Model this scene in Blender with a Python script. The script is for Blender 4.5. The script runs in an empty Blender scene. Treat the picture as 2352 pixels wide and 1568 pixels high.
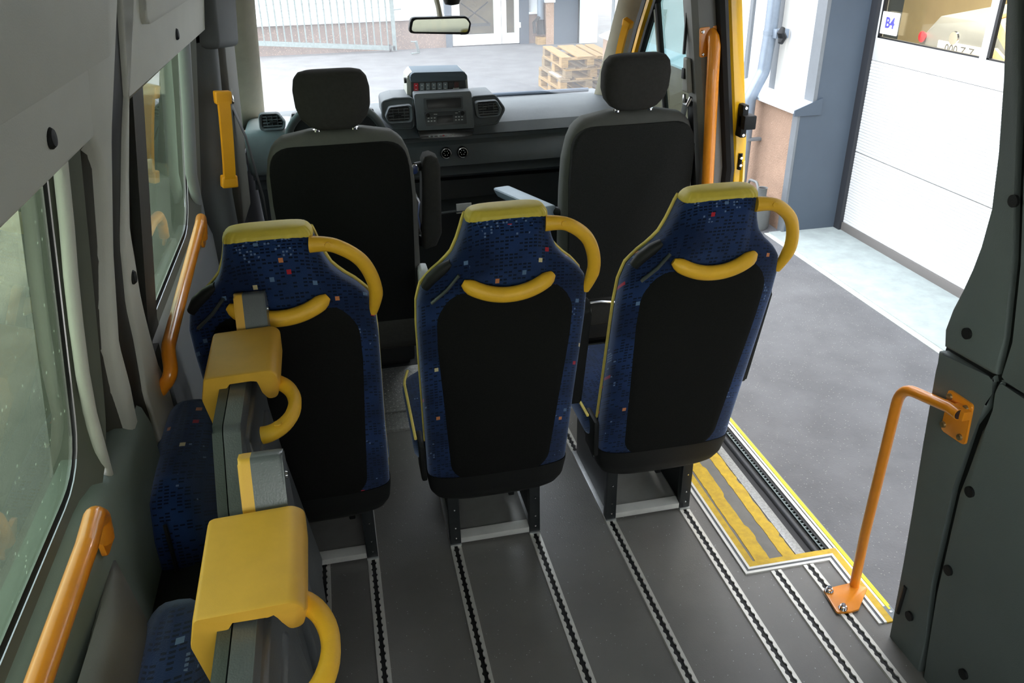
import bpy, bmesh, math, random
from mathutils import Vector, Matrix, noise
random.seed(7)
R = math.radians
sc = bpy.context.scene
COL = sc.collection

# ------------------------------------------------------------------ camera
# van frame: X right, Y towards the windscreen, Z up, cabin floor at z = 0, street at z = GZ
YAW, PITCH, ROLL, FPX, HC = 2.06810092e-01, 4.77726165e-01, -1.98276643e-02, 1876.126, 1.75218
GZ = -0.55
_f = Vector((math.sin(YAW)*math.cos(PITCH), math.cos(YAW)*math.cos(PITCH), -math.sin(PITCH)))
_r0 = Vector((math.cos(YAW), -math.sin(YAW), 0)); _u0 = _r0.cross(_f)
_r = math.cos(ROLL)*_r0 + math.sin(ROLL)*_u0
_u = -math.sin(ROLL)*_r0 + math.cos(ROLL)*_u0
cam_d = bpy.data.cameras.new('camera'); cam = bpy.data.objects.new('camera', cam_d); COL.objects.link(cam)
cam_d.sensor_width = 36; cam_d.lens = FPX*36/2352; cam_d.clip_start = 0.02; cam_d.clip_end = 300
cam.matrix_world = Matrix(((_r.x, _u.x, -_f.x, 0), (_r.y, _u.y, -_f.y, 0), (_r.z, _u.z, -_f.z, HC), (0, 0, 0, 1)))
sc.camera = cam

def P(px, py, x=None, y=None, z=None):
    """point of the place seen at photo pixel (px, py) on the plane X=x, Y=y or Z=z"""
    d = _r*(px-1176)/FPX - _u*(py-784)/FPX + _f
    t = x/d.x if x is not None else y/d.y if y is not None else (z-HC)/d.z
    return Vector((d.x*t, d.y*t, d.z*t+HC))

# ------------------------------------------------------------------ light
sc.view_settings.view_transform = 'Standard'; sc.view_settings.look = 'None'
sc.view_settings.gamma = 1; sc.view_settings.use_curve_mapping = False
sc.view_settings.exposure = 2.6
w = bpy.data.worlds.new('sky'); sc.world = w; w.use_nodes = True
nt = w.node_tree; nt.nodes.clear()
sky = nt.nodes.new('ShaderNodeTexSky'); sky.sky_type = 'NISHITA'; sky.sun_disc = False
SUN_EL, SUN_ROT = 50, 100
sky.sun_elevation = R(SUN_EL); sky.sun_rotation = R(SUN_ROT); sky.altitude = 50; sky.air_density = 1.0; sky.dust_density = 4.0; sky.ozone_density = 1.0
hs = nt.nodes.new('ShaderNodeHueSaturation'); hs.inputs['Saturation'].default_value = 0.3
bg = nt.nodes.new('ShaderNodeBackground'); bg.inputs['Strength'].default_value = 0.42
wo = nt.nodes.new('ShaderNodeOutputWorld')
nt.links.new(sky.outputs[0], hs.inputs['Color']); nt.links.new(hs.outputs[0], bg.inputs['Color']); nt.links.new(bg.outputs[0], wo.inputs['Surface'])
sun_d = bpy.data.lights.new('sun', 'SUN'); sun_d.energy = 5.0; sun_d.angle = R(0.6); sun_d.color = (1, .93, .8)
sun = bpy.data.objects.new('sun', sun_d); COL.objects.link(sun)
sun.location = (20, 0, 20)
sun.rotation_euler = (0, R(90-SUN_EL), R(-6))     # from the right, over the garage roof

# ------------------------------------------------------------------ materials
def lin(c):
    return tuple((v/255/12.92 if v/255 <= .04045 else ((v/255+.055)/1.055)**2.4) for v in c)
MATS = {}
def mat(name, rgb, rough=.5, metal=0., var=0., scale=20., bump=0., bscale=200., spec=.5, coat=0., rgb2=None, stretch=None):
    """principled material: base colour varied by noise, fine bump"""
    if name in MATS: return MATS[name]
    m = bpy.data.materials.new(name); m.use_nodes = True; n = m.node_tree.nodes; l = m.node_tree.links
    b = n['Principled BSDF']; b.inputs['Roughness'].default_value = rough; b.inputs['Metallic'].default_value = metal
    b.inputs['Specular IOR Level'].default_value = spec; b.inputs['Coat Weight'].default_value = coat
    c = lin(rgb); b.inputs['Base Color'].default_value = (*c, 1)
    tc = n.new('ShaderNodeTexCoord'); src = tc.outputs['Object']
    if stretch:
        mp = n.new('ShaderNodeMapping'); mp.inputs['Scale'].default_value = stretch; l.new(src, mp.inputs['Vector']); src = mp.outputs[0]
    if var or rgb2:
        t = n.new('ShaderNodeTexNoise'); t.inputs['Scale'].default_value = scale; t.inputs['Detail'].default_value = 6; t.inputs['Roughness'].default_value = .6
        l.new(src, t.inputs['Vector'])
        rp = n.new('ShaderNodeValToRGB'); l.new(t.outputs['Fac'], rp.inputs['Fac'])
        c2 = lin(rgb2) if rgb2 else tuple(min(1, v*(1+var)) for v in c); c1 = c if rgb2 else tuple(v*(1-var) for v in c)
        rp.color_ramp.elements[0].position = .35; rp.color_ramp.elements[1].position = .65
        rp.color_ramp.elements[0].color = (*c1, 1); rp.color_ramp.elements[1].color = (*c2, 1)
        l.new(rp.outputs[0], b.inputs['Base Color'])
    if bump:
        t2 = n.new('ShaderNodeTexNoise'); t2.inputs['Scale'].default_value = bscale; t2.inputs['Detail'].default_value = 3
        l.new(src, t2.inputs['Vector'])
        bp = n.new('ShaderNodeBump'); bp.inputs['Strength'].default_value = bump; bp.inputs['Distance'].default_value = .002
        l.new(t2.outputs['Fac'], bp.inputs['Height']); l.new(bp.outputs[0], b.inputs['Normal'])
    MATS[name] = m; return m

def speckle(name, rgb, dots, scale, rough=.7, thr=.06, bump=.3, var=.12):
    """plain ground with small lighter chips (voronoi cells)"""
    m = mat(name, rgb, rough, var=var, scale=3); n = m.node_tree.nodes; l = m.node_tree.links; b = n['Principled BSDF']
    tc = n.new('ShaderNodeTexCoord'); v = n.new('ShaderNodeTexVoronoi'); v.inputs['Scale'].default_value = scale
    l.new(tc.outputs['Object'], v.inputs['Vector'])
    sep = n.new('ShaderNodeSeparateColor'); l.new(v.outputs['Color'], sep.inputs[0])
    lt = n.new('ShaderNodeMath'); lt.operation = 'LESS_THAN'; lt.inputs[1].default_value = thr; l.new(sep.outputs[0], lt.inputs[0])
    d = n.new('ShaderNodeMath'); d.operation = 'LESS_THAN'; d.inputs[1].default_value = .33; l.new(v.outputs['Distance'], d.inputs[0])
    mu = n.new('ShaderNodeMath'); mu.operation = 'MULTIPLY'; l.new(lt.outputs[0], mu.inputs[0]); l.new(d.outputs[0], mu.inputs[1])
    mx = n.new('ShaderNodeMix'); mx.data_type = 'RGBA'
    old = b.inputs['Base Color'].links[0].from_socket
    l.new(mu.outputs[0], mx.inputs[0]); l.new(old, mx.inputs[6]); mx.inputs[7].default_value = (*lin(dots), 1)
    l.new(mx.outputs[2], b.inputs['Base Color'])
    bp = n.new('ShaderNodeBump'); bp.inputs['Strength'].default_value = bump; bp.inputs['Distance'].default_value = .003
    l.new(v.outputs['Distance'], bp.inputs['Height']); l.new(bp.outputs[0], b.inputs['Normal'])
    return m

def glass(name, tint, refl=.06, rough=.0, dust=0., dustc=(1, 1, 1), specks=0.):
    m = bpy.data.materials.new(name); m.use_nodes = True; n = m.node_tree.nodes; l = m.node_tree.links; n.clear()
    o = n.new('ShaderNodeOutputMaterial'); t = n.new('ShaderNodeBsdfTransparent'); t.inputs[0].default_value = (*tint, 1)
    g = n.new('ShaderNodeBsdfGlossy'); g.inputs['Roughness'].default_value = rough
    f = n.new('ShaderNodeLayerWeight'); f.inputs[0].default_value = .5
    pw = n.new('ShaderNodeMath'); pw.operation = 'POWER'; pw.inputs[1].default_value = 5; l.new(f.outputs['Facing'], pw.inputs[0])
    ml = n.new('ShaderNodeMath'); ml.operation = 'MULTIPLY_ADD'; ml.inputs[1].default_value = 1-refl; ml.inputs[2].default_value = refl
    mx = n.new('ShaderNodeMixShader')
    l.new(pw.outputs[0], ml.inputs[0]); l.new(ml.outputs[0], mx.inputs[0]); l.new(t.outputs[0], mx.inputs[1]); l.new(g.outputs[0], mx.inputs[2])
    out = mx.outputs[0]
    if dust:                                   # thin film of dust that scatters daylight
        tr = n.new('ShaderNodeBsdfTranslucent'); tr.inputs[0].default_value = (*dustc, 1)
        m2 = n.new('ShaderNodeMixShader'); m2.inputs[0].default_value = dust
        if specks:
            tc = n.new('ShaderNodeTexCoord'); v = n.new('ShaderNodeTexVoronoi'); v.inputs['Scale'].default_value = specks; l.new(tc.outputs['Object'], v.inputs['Vector'])
            sp = n.new('ShaderNodeSeparateColor'); l.new(v.outputs['Color'], sp.inputs[0])
            c1 = n.new('ShaderNodeMath'); c1.operation = 'LESS_THAN'; c1.inputs[1].default_value = .16; l.new(v.outputs['Distance'], c1.inputs[0])
            c2 = n.new('ShaderNodeMath'); c2.operation = 'LESS_THAN'; c2.inputs[1].default_value = .22; l.new(sp.outputs[0], c2.inputs[0])
            c3 = n.new('ShaderNodeMath'); c3.operation = 'MULTIPLY'; l.new(c1.outputs[0], c3.inputs[0]); l.new(c2.outputs[0], c3.inputs[1])
            c4 = n.new('ShaderNodeMath'); c4.operation = 'MULTIPLY_ADD'; c4.inputs[1].default_value = .12; c4.inputs[2].default_value = dust; l.new(c3.outputs[0], c4.inputs[0]); l.new(c4.outputs[0], m2.inputs[0])
        l.new(out, m2.inputs[1]); l.new(tr.outputs[0], m2.inputs[2]); out = m2.outputs[0]
    l.new(out, o.inputs[0]); MATS[name] = m; return m

def bus_fabric(name, base, light):
    """navy moquette: dashes woven in rows, scattered small coloured squares"""
    m = bpy.data.materials.new(name); m.use_nodes = True; n = m.node_tree.nodes; l = m.node_tree.links; b = n['Principled BSDF']
    b.inputs['Roughness'].default_value = .95; b.inputs['Specular IOR Level'].default_value = .15
    b.inputs['Sheen Weight'].default_value = .5; b.inputs['Sheen Roughness'].default_value = .45; b.inputs['Sheen Tint'].default_value = (.55, .68, 1, 1)
    tc = n.new('ShaderNodeTexCoord'); sx = n.new('ShaderNodeSeparateXYZ'); l.new(tc.outputs['Object'], sx.inputs[0])
    def M(op, a, bb=None, cc=None):
        q = n.new('ShaderNodeMath'); q.operation = op
        for i, v in enumerate((a, bb, cc)):
            if v is None: continue
            if isinstance(v, (int, float)): q.inputs[i].default_value = v
            else: l.new(v, q.inputs[i])
        return q.outputs[0]
    oi = n.new('ShaderNodeObjectInfo')
    u = M('ADD', sx.outputs['X'], M('MULTIPLY', oi.outputs['Random'], 3.0)); v = M('ADD', sx.outputs['Z'], M('MULTIPLY', sx.outputs['Y'], .75))
    col = None
    def cells(size_u, size_v, off):
        uu = M('DIVIDE', M('ADD', u, off), size_u); vv = M('DIVIDE', M('ADD', v, off*.7), size_v)
        cu, cv = M('FLOOR', uu), M('FLOOR', vv); fu, fv = M('FRACT', uu), M('FRACT', vv)
        cb = n.new('ShaderNodeCombineXYZ'); l.new(cu, cb.inputs[0]); l.new(cv, cb.inputs[1]); cb.inputs[2].default_value = off*10
        wn = n.new('ShaderNodeTexWhiteNoise'); wn.noise_dimensions = '3D'; l.new(cb.outputs[0], wn.inputs['Vector'])
        return fu, fv, wn
    def inside(fu, fv, a, c):
        return M('MULTIPLY', M('MULTIPLY', M('GREATER_THAN', fu, a), M('LESS_THAN', fu, 1-a)), M('MULTIPLY', M('GREATER_THAN', fv, c), M('LESS_THAN', fv, 1-c)))
    def over(prev, fac, colour):
        mx = n.new('ShaderNodeMix'); mx.data_type = 'RGBA'; l.new(fac, mx.inputs[0])
        if isinstance(prev, tuple): mx.inputs[6].default_value = (*prev, 1)
        else: l.new(prev, mx.inputs[6])
        if isinstance(colour, tuple): mx.inputs[7].default_value = (*colour, 1)
        else: l.new(colour, mx.inputs[7])
        return mx.outputs[2]
    nz = n.new('ShaderNodeTexNoise'); nz.inputs['Scale'].default_value = 7; l.new(tc.outputs['Object'], nz.inputs['Vector'])
    rp = n.new('ShaderNodeValToRGB'); l.new(nz.outputs['Fac'], rp.inputs[0])
    rp.color_ramp.elements[0].position = .4; rp.color_ramp.elements[1].position = .62
    rp.color_ramp.elements[0].color = (*base, 1); rp.color_ramp.elements[1].color = (*light, 1)
    fu, fv, wn = cells(.011, .0075, .31)
    dash = M('MULTIPLY', inside(fu, fv, .14, .26), M('GREATER_THAN', wn.outputs['Value'], .45))
    col = over(rp.outputs[0], dash, tuple(c*.30 for c in base))
    fu, fv, wn = cells(.0072, .0072, .77)                       # small dots, in patches
    pz = n.new('ShaderNodeTexNoise'); pz.inputs['Scale'].default_value = 11; l.new(tc.outputs['Object'], pz.inputs['Vector'])
    patch = M('GREATER_THAN', pz.outputs['Fac'], .63)
    dots = M('MULTIPLY', M('MULTIPLY', inside(fu, fv, .2, .2), M('GREATER_THAN', wn.outputs['Value'], .78)), patch)
    col = over(col, dots, lin((96, 116, 150)))
    fu, fv, wn = cells(.0125, .0125, .13)                       # larger squares
    big = M('MULTIPLY', inside(fu, fv, .12, .12), M('GREATER_THAN', wn.outputs['Value'], .978))
    pr = n.new('ShaderNodeValToRGB'); pr.color_ramp.interpolation = 'CONSTANT'
    sep = n.new('ShaderNodeSeparateColor'); l.new(wn.outputs['Color'], sep.inputs[0]); l.new(sep.outputs[1], pr.inputs[0])
    e = pr.color_ramp.elements; e[0].color = (*lin((178, 40, 50)), 1); e[1].position = .28; e[1].color = (*lin((206, 130, 80)), 1)
    for p_, c_ in ((.52, (212, 196, 150)), (.74, (92, 118, 150))):
        q = e.new(p_); q.color = (*lin(c_), 1)
    col = over(col, big, pr.outputs[0])
    l.new(col, b.inputs['Base Color'])
    t2 = n.new('ShaderNodeTexNoise'); t2.inputs['Scale'].default_value = 420; l.new(tc.outputs['Object'], t2.inputs['Vector'])
    bp = n.new('ShaderNodeBump'); bp.inputs['Strength'].default_value = .35; bp.inputs['Distance'].default_value = .0015
    l.new(t2.outputs['Fac'], bp.inputs['Height']); l.new(bp.outputs[0], b.inputs['Normal'])
    MATS[name] = m; return m

FAB = bus_fabric('navy moquette', lin((19, 34, 66)), lin((30, 52, 94)))
PIPE = mat('yellow piping', (226, 204, 104), .6, var=.08)
CAP = mat('yellow leatherette', (214, 190, 70), .55, var=.06, bump=.08, bscale=300)
HANDLE = mat('yellow moulded handle', (242, 184, 44), .5, bump=.15, bscale=500, var=.05)
SADDLE = mat('yellow rubber cap', (226, 172, 62), .48, bump=.06, bscale=700, var=.04)
ORANGE = mat('orange enamel', (236, 144, 34), .28, var=.06, coat=.4)
YEL2 = mat('amber plastic', (238, 166, 20), .45, var=.03)
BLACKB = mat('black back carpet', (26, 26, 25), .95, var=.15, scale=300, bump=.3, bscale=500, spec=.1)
BLACKP = mat('black plastic', (24, 25, 25), .6, var=.1, bump=.2, bscale=350, spec=.3)
BLK2 = mat('satin black metal', (26, 31, 33), .42, var=.1)
ALU = mat('brushed aluminium', (196, 198, 196), .38, metal=.75, var=.08, stretch=(1, 12, 1), scale=30)
ALUP = mat('pale aluminium', (215, 214, 208), .5, metal=.25, var=.05)
CHROME = mat('chrome', (215, 215, 215), .12, metal=1)
RAILM = mat('rail aluminium', (216, 214, 206), .42, metal=.35, var=.06)
FLOORM = speckle('grey speckled vinyl', (116, 114, 110), (190, 192, 190), 260, .42, .012, .12, .10)
TRIM = mat('grey moulded trim', (198, 198, 188), .6, bump=.18, bscale=450, var=.03, scale=5)
TRIMB = mat('windscreen lit lower trim', (142, 146, 148), .5, bump=.15, bscale=450, var=.03, scale=5)  # light from the windscreen is put into the colour as a bluish tone
TRIMD = mat('dark grey trim', (74, 77, 76), .65, bump=.2, bscale=450, var=.04)
TRIMR = mat('slate grey wall trim', (100, 108, 105), .62, bump=.25, bscale=420, var=.04, scale=6)
BODY = mat('grey painted body', (104, 106, 100), .55, var=.05, scale=4)
RUB = mat('black rubber', (18, 18, 18), .55, var=.1)
YPAINT = mat('yellow body paint', (236, 180, 18), .3, coat=.6, var=.02, scale=3)
DASH = mat('charcoal dashboard', (88, 92, 94), .75, spec=.3, bump=.25, bscale=500, var=.04)
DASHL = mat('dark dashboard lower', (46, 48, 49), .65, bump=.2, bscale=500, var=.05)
CABF = mat('charcoal cab cloth', (56, 55, 52), .95, bump=.4, bscale=600, var=.08, scale=80, spec=.15)
CABRIM = mat('grey seat side cloth', (84, 84, 79), .85, bump=.3, bscale=500, var=.05)
BEIGE = mat('beige pillar trim', (166, 160, 140), .7, bump=.15, bscale=400, var=.04)
PALEARM = mat('pale armrest top', (150, 166, 176), .5, bump=.15, bscale=400, var=.04)
WHITEP = mat('white plastic', (226, 228, 226), .4, var=.03)
RED = mat('red switch', (196, 26, 44), .35, var=.05)
SCREEN = mat('dark display', (12, 14, 16), .4, var=.05)
SHELL = mat('graphite shell plastic', (94, 97, 99), .32, bump=.2, bscale=350, var=.05)
SHELLD = mat('dark green grey shell', (66, 72, 70), .45, bump=.2, bscale=350, var=.05)
TREAD = mat('tread plate', (150, 150, 146), .4, metal=.5, var=.2, scale=120, bump=.6, bscale=180)
TAPE = mat('worn yellow tape', (214, 178, 50), .7, var=.12, scale=40, bump=.3, bscale=500, rgb2=(190, 156, 50))
EDGE = mat('bright yellow edging', (240, 226, 40), .5, var=.04)
STEPG = mat('step grey', (116, 114, 108), .7, var=.08, scale=20, bump=.2, bscale=300)
ASPH = speckle('asphalt', (86, 86, 87), (116, 115, 112), 120, .9, .08, .6, .16)
CONC = mat('pale concrete', (143, 151, 147), .85, var=.10, scale=9, bump=.4, bscale=90)
WHITEW = mat('white wall sheet', (204, 206, 206), .55, var=.02, scale=3)
GDOOR = mat('white door panel', (196, 197, 194), .45, var=.015, scale=4)
STONE = speckle('pebble dash', (142, 116, 96), (176, 152, 130), 75, .9, .4, .8, .14)
BROWNST = speckle('brown plinth', (110, 92, 82), (140, 114, 100), 40, .9, .4, .5, .12)
BLUEG = mat('blue grey sheet', (64, 74, 84), .5, var=.05, scale=3)
FRAMEG = mat('grey frame', (100, 104, 106), .45, var=.04)
PIPEG = mat('zinc pipe', (118, 128, 138), .35, metal=.35, var=.06)
SILL = mat('pale sheet sill', (206, 216, 224), .35, var=.04)
GALV = mat('galvanised steel', (112, 122, 120), .5, metal=.4, var=.12, scale=25)
WOOD = mat('pallet wood', (158, 128, 80), .85, rgb2=(120, 92, 56), scale=14, stretch=(1, 8, 8), bump=.3, bscale=60)
WOOD2 = mat('weathered pallet wood', (134, 114, 84), .9, rgb2=(100, 82, 58), scale=14, stretch=(1, 8, 8), bump=.3, bscale=60)
PAPER = mat('white paper', (232, 232, 230), .8, var=.02)
CAN = mat('grey watering can plastic', (92, 94, 92), .5, var=.06)
INK = mat('blue sign ink', (78, 74, 160), .6, var=.05)
DARKW = mat('dim interior', (120, 108, 84), .9, var=.15, scale=3)
PLASTER = mat('garage wall', (190, 176, 140), .9, var=.06, scale=3)
GREYV = mat('grey vehicle paint', (104, 106, 106), .35, var=.05, scale=2)
DKGLASS = mat('dark vehicle glass', (64, 68, 70), .1, var=.08, scale=3)
GL_WS = glass('windscreen glass', (.95, .98, .96), .05, dust=.06)
GL_TINT = glass('tinted side glass', (.48, .53, .44), .07, dust=.012, dustc=(.8, 1, .75), specks=70)
GL_CAB = glass('cab side glass', (.46, .56, .54), .10)
GL_B = glass('building glass', (.90, .90, .86), .05)

# ------------------------------------------------------------------ mesh helpers
def fillet(pts, r, seg=5, closed=True):
    """round the corners of a 2D or 3D polyline; r a number or one per corner"""
    out = []; n = len(pts); pts = [Vector(p) for p in pts]
    for i, p in enumerate(pts):
        ri = r[i] if isinstance(r, (list, tuple)) else r
        if (not closed and i in (0, n-1)) or ri <= 0: out.append(p); continue
        a = pts[i-1]-p; b = pts[(i+1) % n]-p; la, lb = a.length, b.length
        if la < 1e-9 or lb < 1e-9: out.append(p); continue
        ang = a.angle(b)
        if ang > 3.1: out.append(p); continue
        d = min(ri/math.tan(ang/2), la*.49, lb*.49)
        p0 = p+a/la*d; p1 = p+b/lb*d
        for k in range(seg+1):
            t = k/seg; out.append(p0*(1-t)**2 + p*2*t*(1-t) + p1*t*t)
    return out

class MB:
    def __init__(s): s.bm = bmesh.new()
    def faces(s, vs, fs):
        bv = [s.bm.verts.new(v) for v in vs]
        for f in fs:
            try: s.bm.faces.new([bv[i] for i in f])
            except ValueError: pass
        return bv
    def box(s, lo, hi, bev=0, seg=2, mtx=None):
        x0, y0, z0 = lo; x1, y1, z1 = hi
        vs = [(x0, y0, z0), (x1, y0, z0), (x1, y1, z0), (x0, y1, z0), (x0, y0, z1), (x1, y0, z1), (x1, y1, z1), (x0, y1, z1)]
        fs = [(3, 2, 1, 0), (4, 5, 6, 7), (0, 1, 5, 4), (1, 2, 6, 5), (2, 3, 7, 6), (3, 0, 4, 7)]
        bv = s.faces(vs, fs)
        if mtx is not None:
            for v in bv: v.co = mtx @ v.co
        if bev:
            es = list({e for v in bv for e in v.link_edges})
            bmesh.ops.bevel(s.bm, geom=es, offset=bev, segments=seg, affect='EDGES', profile=.6)
        return s
    def hexa(s, vs, bev=0, seg=2):
        """8 corner box: bottom 4 then top 4"""
        bv = s.faces(vs, [(3, 2, 1, 0), (4, 5, 6, 7), (0, 1, 5, 4), (1, 2, 6, 5), (2, 3, 7, 6), (3, 0, 4, 7)])
        if bev:
            es = list({e for v in bv for e in v.link_edges})
            bmesh.ops.bevel(s.bm, geom=es, offset=bev, segments=seg, affect='EDGES', profile=.6)
        return s
    def prism(s, poly, fmap, t0, t1, bev=0, seg=2):
        """2D polygon (u,v) extruded from depth t0 (back) to t1 (front, bevelled); fmap(u,v,t)->xyz"""
        n = len(poly)
        b0 = [s.bm.verts.new(fmap(p[0], p[1], t0)) for p in poly]; b1 = [s.bm.verts.new(fmap(p[0], p[1], t1)) for p in poly]
        f0 = s.bm.faces.new(b0[::-1]); f1 = s.bm.faces.new(b1)
        for i in range(n): s.bm.faces.new((b0[i], b0[(i+1) % n], b1[(i+1) % n], b1[i]))
        if bev:
            bmesh.ops.bevel(s.bm, geom=list(f1.edges), offset=bev, segments=seg, affect='EDGES', profile=.6)
        return s
    def loft(s, rings, cap=True, closed=True):
        rv = [[s.bm.verts.new(p) for p in r] for r in rings]; n = len(rings[0])
        for a, b in zip(rv, rv[1:]):
            for i in range(n if closed else n-1):
                try: s.bm.faces.new((a[i], a[(i+1) % n], b[(i+1) % n], b[i]))
                except ValueError: pass
        if cap and closed:
            for r in (rv[0][::-1], rv[-1]):
                try: s.bm.faces.new(r)
                except ValueError: pass
        return s
    def tube(s, pts, r, seg=12, closed=False, cap=True, flat=1.0, up=None):
        pts = [Vector(p) for p in pts]; n = len(pts); rings = []; prev = None
        for i, p in enumerate(pts):
            a = pts[i-1] if (i or closed) else p; b = pts[(i+1) % n] if (i < n-1 or closed) else p
            t = (b-a).normalized()
            if prev is None:
                ref = Vector(up) if up else (Vector((0, 0, 1)) if abs(t.z) < .9 else Vector((1, 0, 0)))
                nv = (ref-t*ref.dot(t)).normalized()
            else: nv = (prev-t*prev.dot(t)).normalized()
            prev = nv; bn = t.cross(nv); rr = r[i] if isinstance(r, (list, tuple)) else r
            rings.append([p+(nv*math.cos(2*math.pi*k/seg)*flat+bn*math.sin(2*math.pi*k/seg))*rr for k in range(seg)])
        if closed: rings.append(rings[0])
        return s.loft(rings, cap and not closed)
    def lathe(s, prof, c, axis='z', seg=20):
        rings = []
        for r_, h in prof:
            ring = []
            for k in range(seg):
                a = 2*math.pi*k/seg; u, v = r_*math.cos(a), r_*math.sin(a)
                ring.append(Vector(c)+(Vector((u, v, h)) if axis == 'z' else Vector((h, u, v)) if axis == 'x' else Vector((u, -h, v))))
            rings.append(ring)
        return s.loft(rings)
    def grid(s, fn, nu, nv, wrap=False):
        vs = [[s.bm.verts.new(fn(i/nu, j/nv)) for j in range(nv+1)] for i in range(nu+1)]
        for i in range(nu):
            for j in range(nv): s.bm.faces.new((vs[i][j], vs[i+1][j], vs[i+1][j+1], vs[i][j+1]))
        return s
    def make(s, name, m, parent=None, smooth=True, ang=40):
        bmesh.ops.remove_doubles(s.bm, verts=s.bm.verts, dist=1e-6)
        bmesh.ops.recalc_face_normals(s.bm, faces=s.bm.faces)
        me = bpy.data.meshes.new(name); s.bm.to_mesh(me); s.bm.free()
        me.materials.append(m)
        if smooth:
            me.polygons.foreach_set('use_smooth', [True]*len(me.polygons)); me.set_sharp_from_angle(angle=R(ang))
        return link(name, me, parent)

def link(name, data, parent=None):
    o = bpy.data.objects.new(name, data); COL.objects.link(o)
    if parent is not None: attach(o, parent)
    return o
def wloc(o):
    v = Vector(o.location)
    if o.parent: v = v + o.matrix_parent_inverse.translation + wloc(o.parent)
    return v
def attach(o, parent):
    o.parent = parent; o.matrix_parent_inverse = Matrix.Translation(-wloc(parent))
def tag(o, label, cat, group=None, kind=None):
    o['label'] = label; o['category'] = cat
    if group: o['group'] = group
    if kind: o['kind'] = kind
    return o
def thing(name, label, cat, loc=(0, 0, 0), group=None):
    o = bpy.data.objects.new(name, None); COL.objects.link(o); o.location = loc; o.empty_display_size = .1
    return tag(o, label, cat, group)
def struct(name, label=None):
    o = bpy.data.objects.new(name, None); COL.objects.link(o); o.empty_display_size = .1; o['kind'] = 'structure'
    if label: o['label'] = label
    return o
def smesh(o, label=None):
    o['kind'] = 'structure'
    if label: o['label'] = label
    return o
def lettering(text, size, m, name, parent, origin, offset=0):
    """flat raised letters as a mesh, facing -X (towards the van)"""
    tx = bpy.data.curves.new(name, 'FONT'); tx.body = text; tx.size = size; tx.align_x = 'CENTER'; tx.align_y = 'CENTER'; tx.extrude = .0005; tx.offset = offset
    tmp = bpy.data.objects.new(name, tx); me = bpy.data.meshes.new_from_object(tmp); bpy.data.objects.remove(tmp)
    me.transform(Matrix(((0, 0, -1, origin[0]), (-1, 0, 0, origin[1]), (0, 1, 0, origin[2]), (0, 0, 0, 1))))
    me.materials.clear(); me.materials.append(m); return link(name, me, parent)
def copy_tree(o, parent=None):
    c = o.copy(); COL.objects.link(c)
    if parent is not None:
        mi = o.matrix_parent_inverse.copy(); c.parent = parent; c.matrix_parent_inverse = mi
    for ch in list(o.children): copy_tree(ch, c)
    return c
def band2(path, d0, d1, z0, z1):
    """flat strip between two offsets to the right of a 2D path, mitred"""
    pts = [Vector(p) for p in path]; n = len(pts); out = []
    for d in (d0, d1):
        row = []
        for i, p in enumerate(pts):
            def nrm(a, b): t = (b-a).normalized(); return Vector((t.y, -t.x))
            if i == 0: m = nrm(p, pts[1])
            elif i == n-1: m = nrm(pts[-2], p)
            else:
                a, b = nrm(pts[i-1], p), nrm(p, pts[i+1]); m = (a+b); m = m/(m.dot(a))
            row.append(p+m*d)
        out.append(row)
    mb = MB(); vs = []; fs = []
    for i in range(n):
        a, b = out[0][i], out[1][i]
        vs += [(a.x, a.y, z0), (a.x, a.y, z1), (b.x, b.y, z1), (b.x, b.y, z0)]
    for i in range(n-1):
        for k in range(4):
            fs.append((i*4+k, i*4+(k+1) % 4, i*4+4+(k+1) % 4, i*4+4+k))
    fs += [(3, 2, 1, 0), tuple((n-1)*4+k for k in range(4))]
    mb.faces(vs, fs); return mb

# ================================================================== STRUCTURE
# ---- cabin floor
XL, XR = -.42, 1.365
mb = MB()
fl = [(XL, -.35), (1.365, -.35), (1.365, 1.40), (1.313, 1.40), (1.318, 1.66), (1.046, 1.66), (1.046, 2.68), (XL, 2.68)]
mb.prism([Vector(p) for p in fl], lambda u, v, t: (u, v, t), -.05, 0)
floor = smesh(mb.make('floor', FLOORM, smooth=False), 'dark grey speckled vinyl floor of the minibus')
# cab floor, one step up, with the chequer plate riser
mb = MB(); mb.box((XL, 3.02, -.05), (1.34, 3.75, .10))
floor2 = smesh(mb.make('floor', DASHL, smooth=False), 'black cab floor in front of the tread plates')
mb = MB(); mb.box((XL, 2.68, -.05), (1.045, 2.80, .012), .003); tp1 = mb.make('tread_plate', TREAD, floor); tp1['label'] = 'ribbed metal tread plate'
mb = MB(); mb.hexa([(XL, 2.805, -.05), (1.045, 2.805, -.05), (1.045, 3.02, -.05), (XL, 3.02, -.05), (XL, 2.805, .016), (1.045, 2.805, .016), (1.045, 3.02, .10), (XL, 3.02, .10)], .003)
tp2 = mb.make('tread_plate', TREAD, floor)
# raised lozenges of the tread plates between seat one and seat two
mb = MB()
for j in range(24):
    for i in range(60):
        x = -.30+i*.0145; y = 2.69+j*.0135
        if y > 3.0: continue
        z = .0125 if y < 2.80 else .017+(y-2.805)/.215*.084
        a = R(40) if (i+j) % 2 else R(-40)
        c, s_ = math.cos(a)*.0045, math.sin(a)*.0045
        mb.faces([(x-c, y-s_, z), (x+s_*.3, y-c*.3, z), (x+c, y+s_, z), (x-s_*.3, y+c*.3, z), (x, y, z+.0016)], [(0, 1, 4), (1, 2, 4), (2, 3, 4), (3, 0, 4)])
loz = mb.make('tread_lozenges', ALUP, floor, smooth=False); loz['kind'] = 'stuff'

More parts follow.
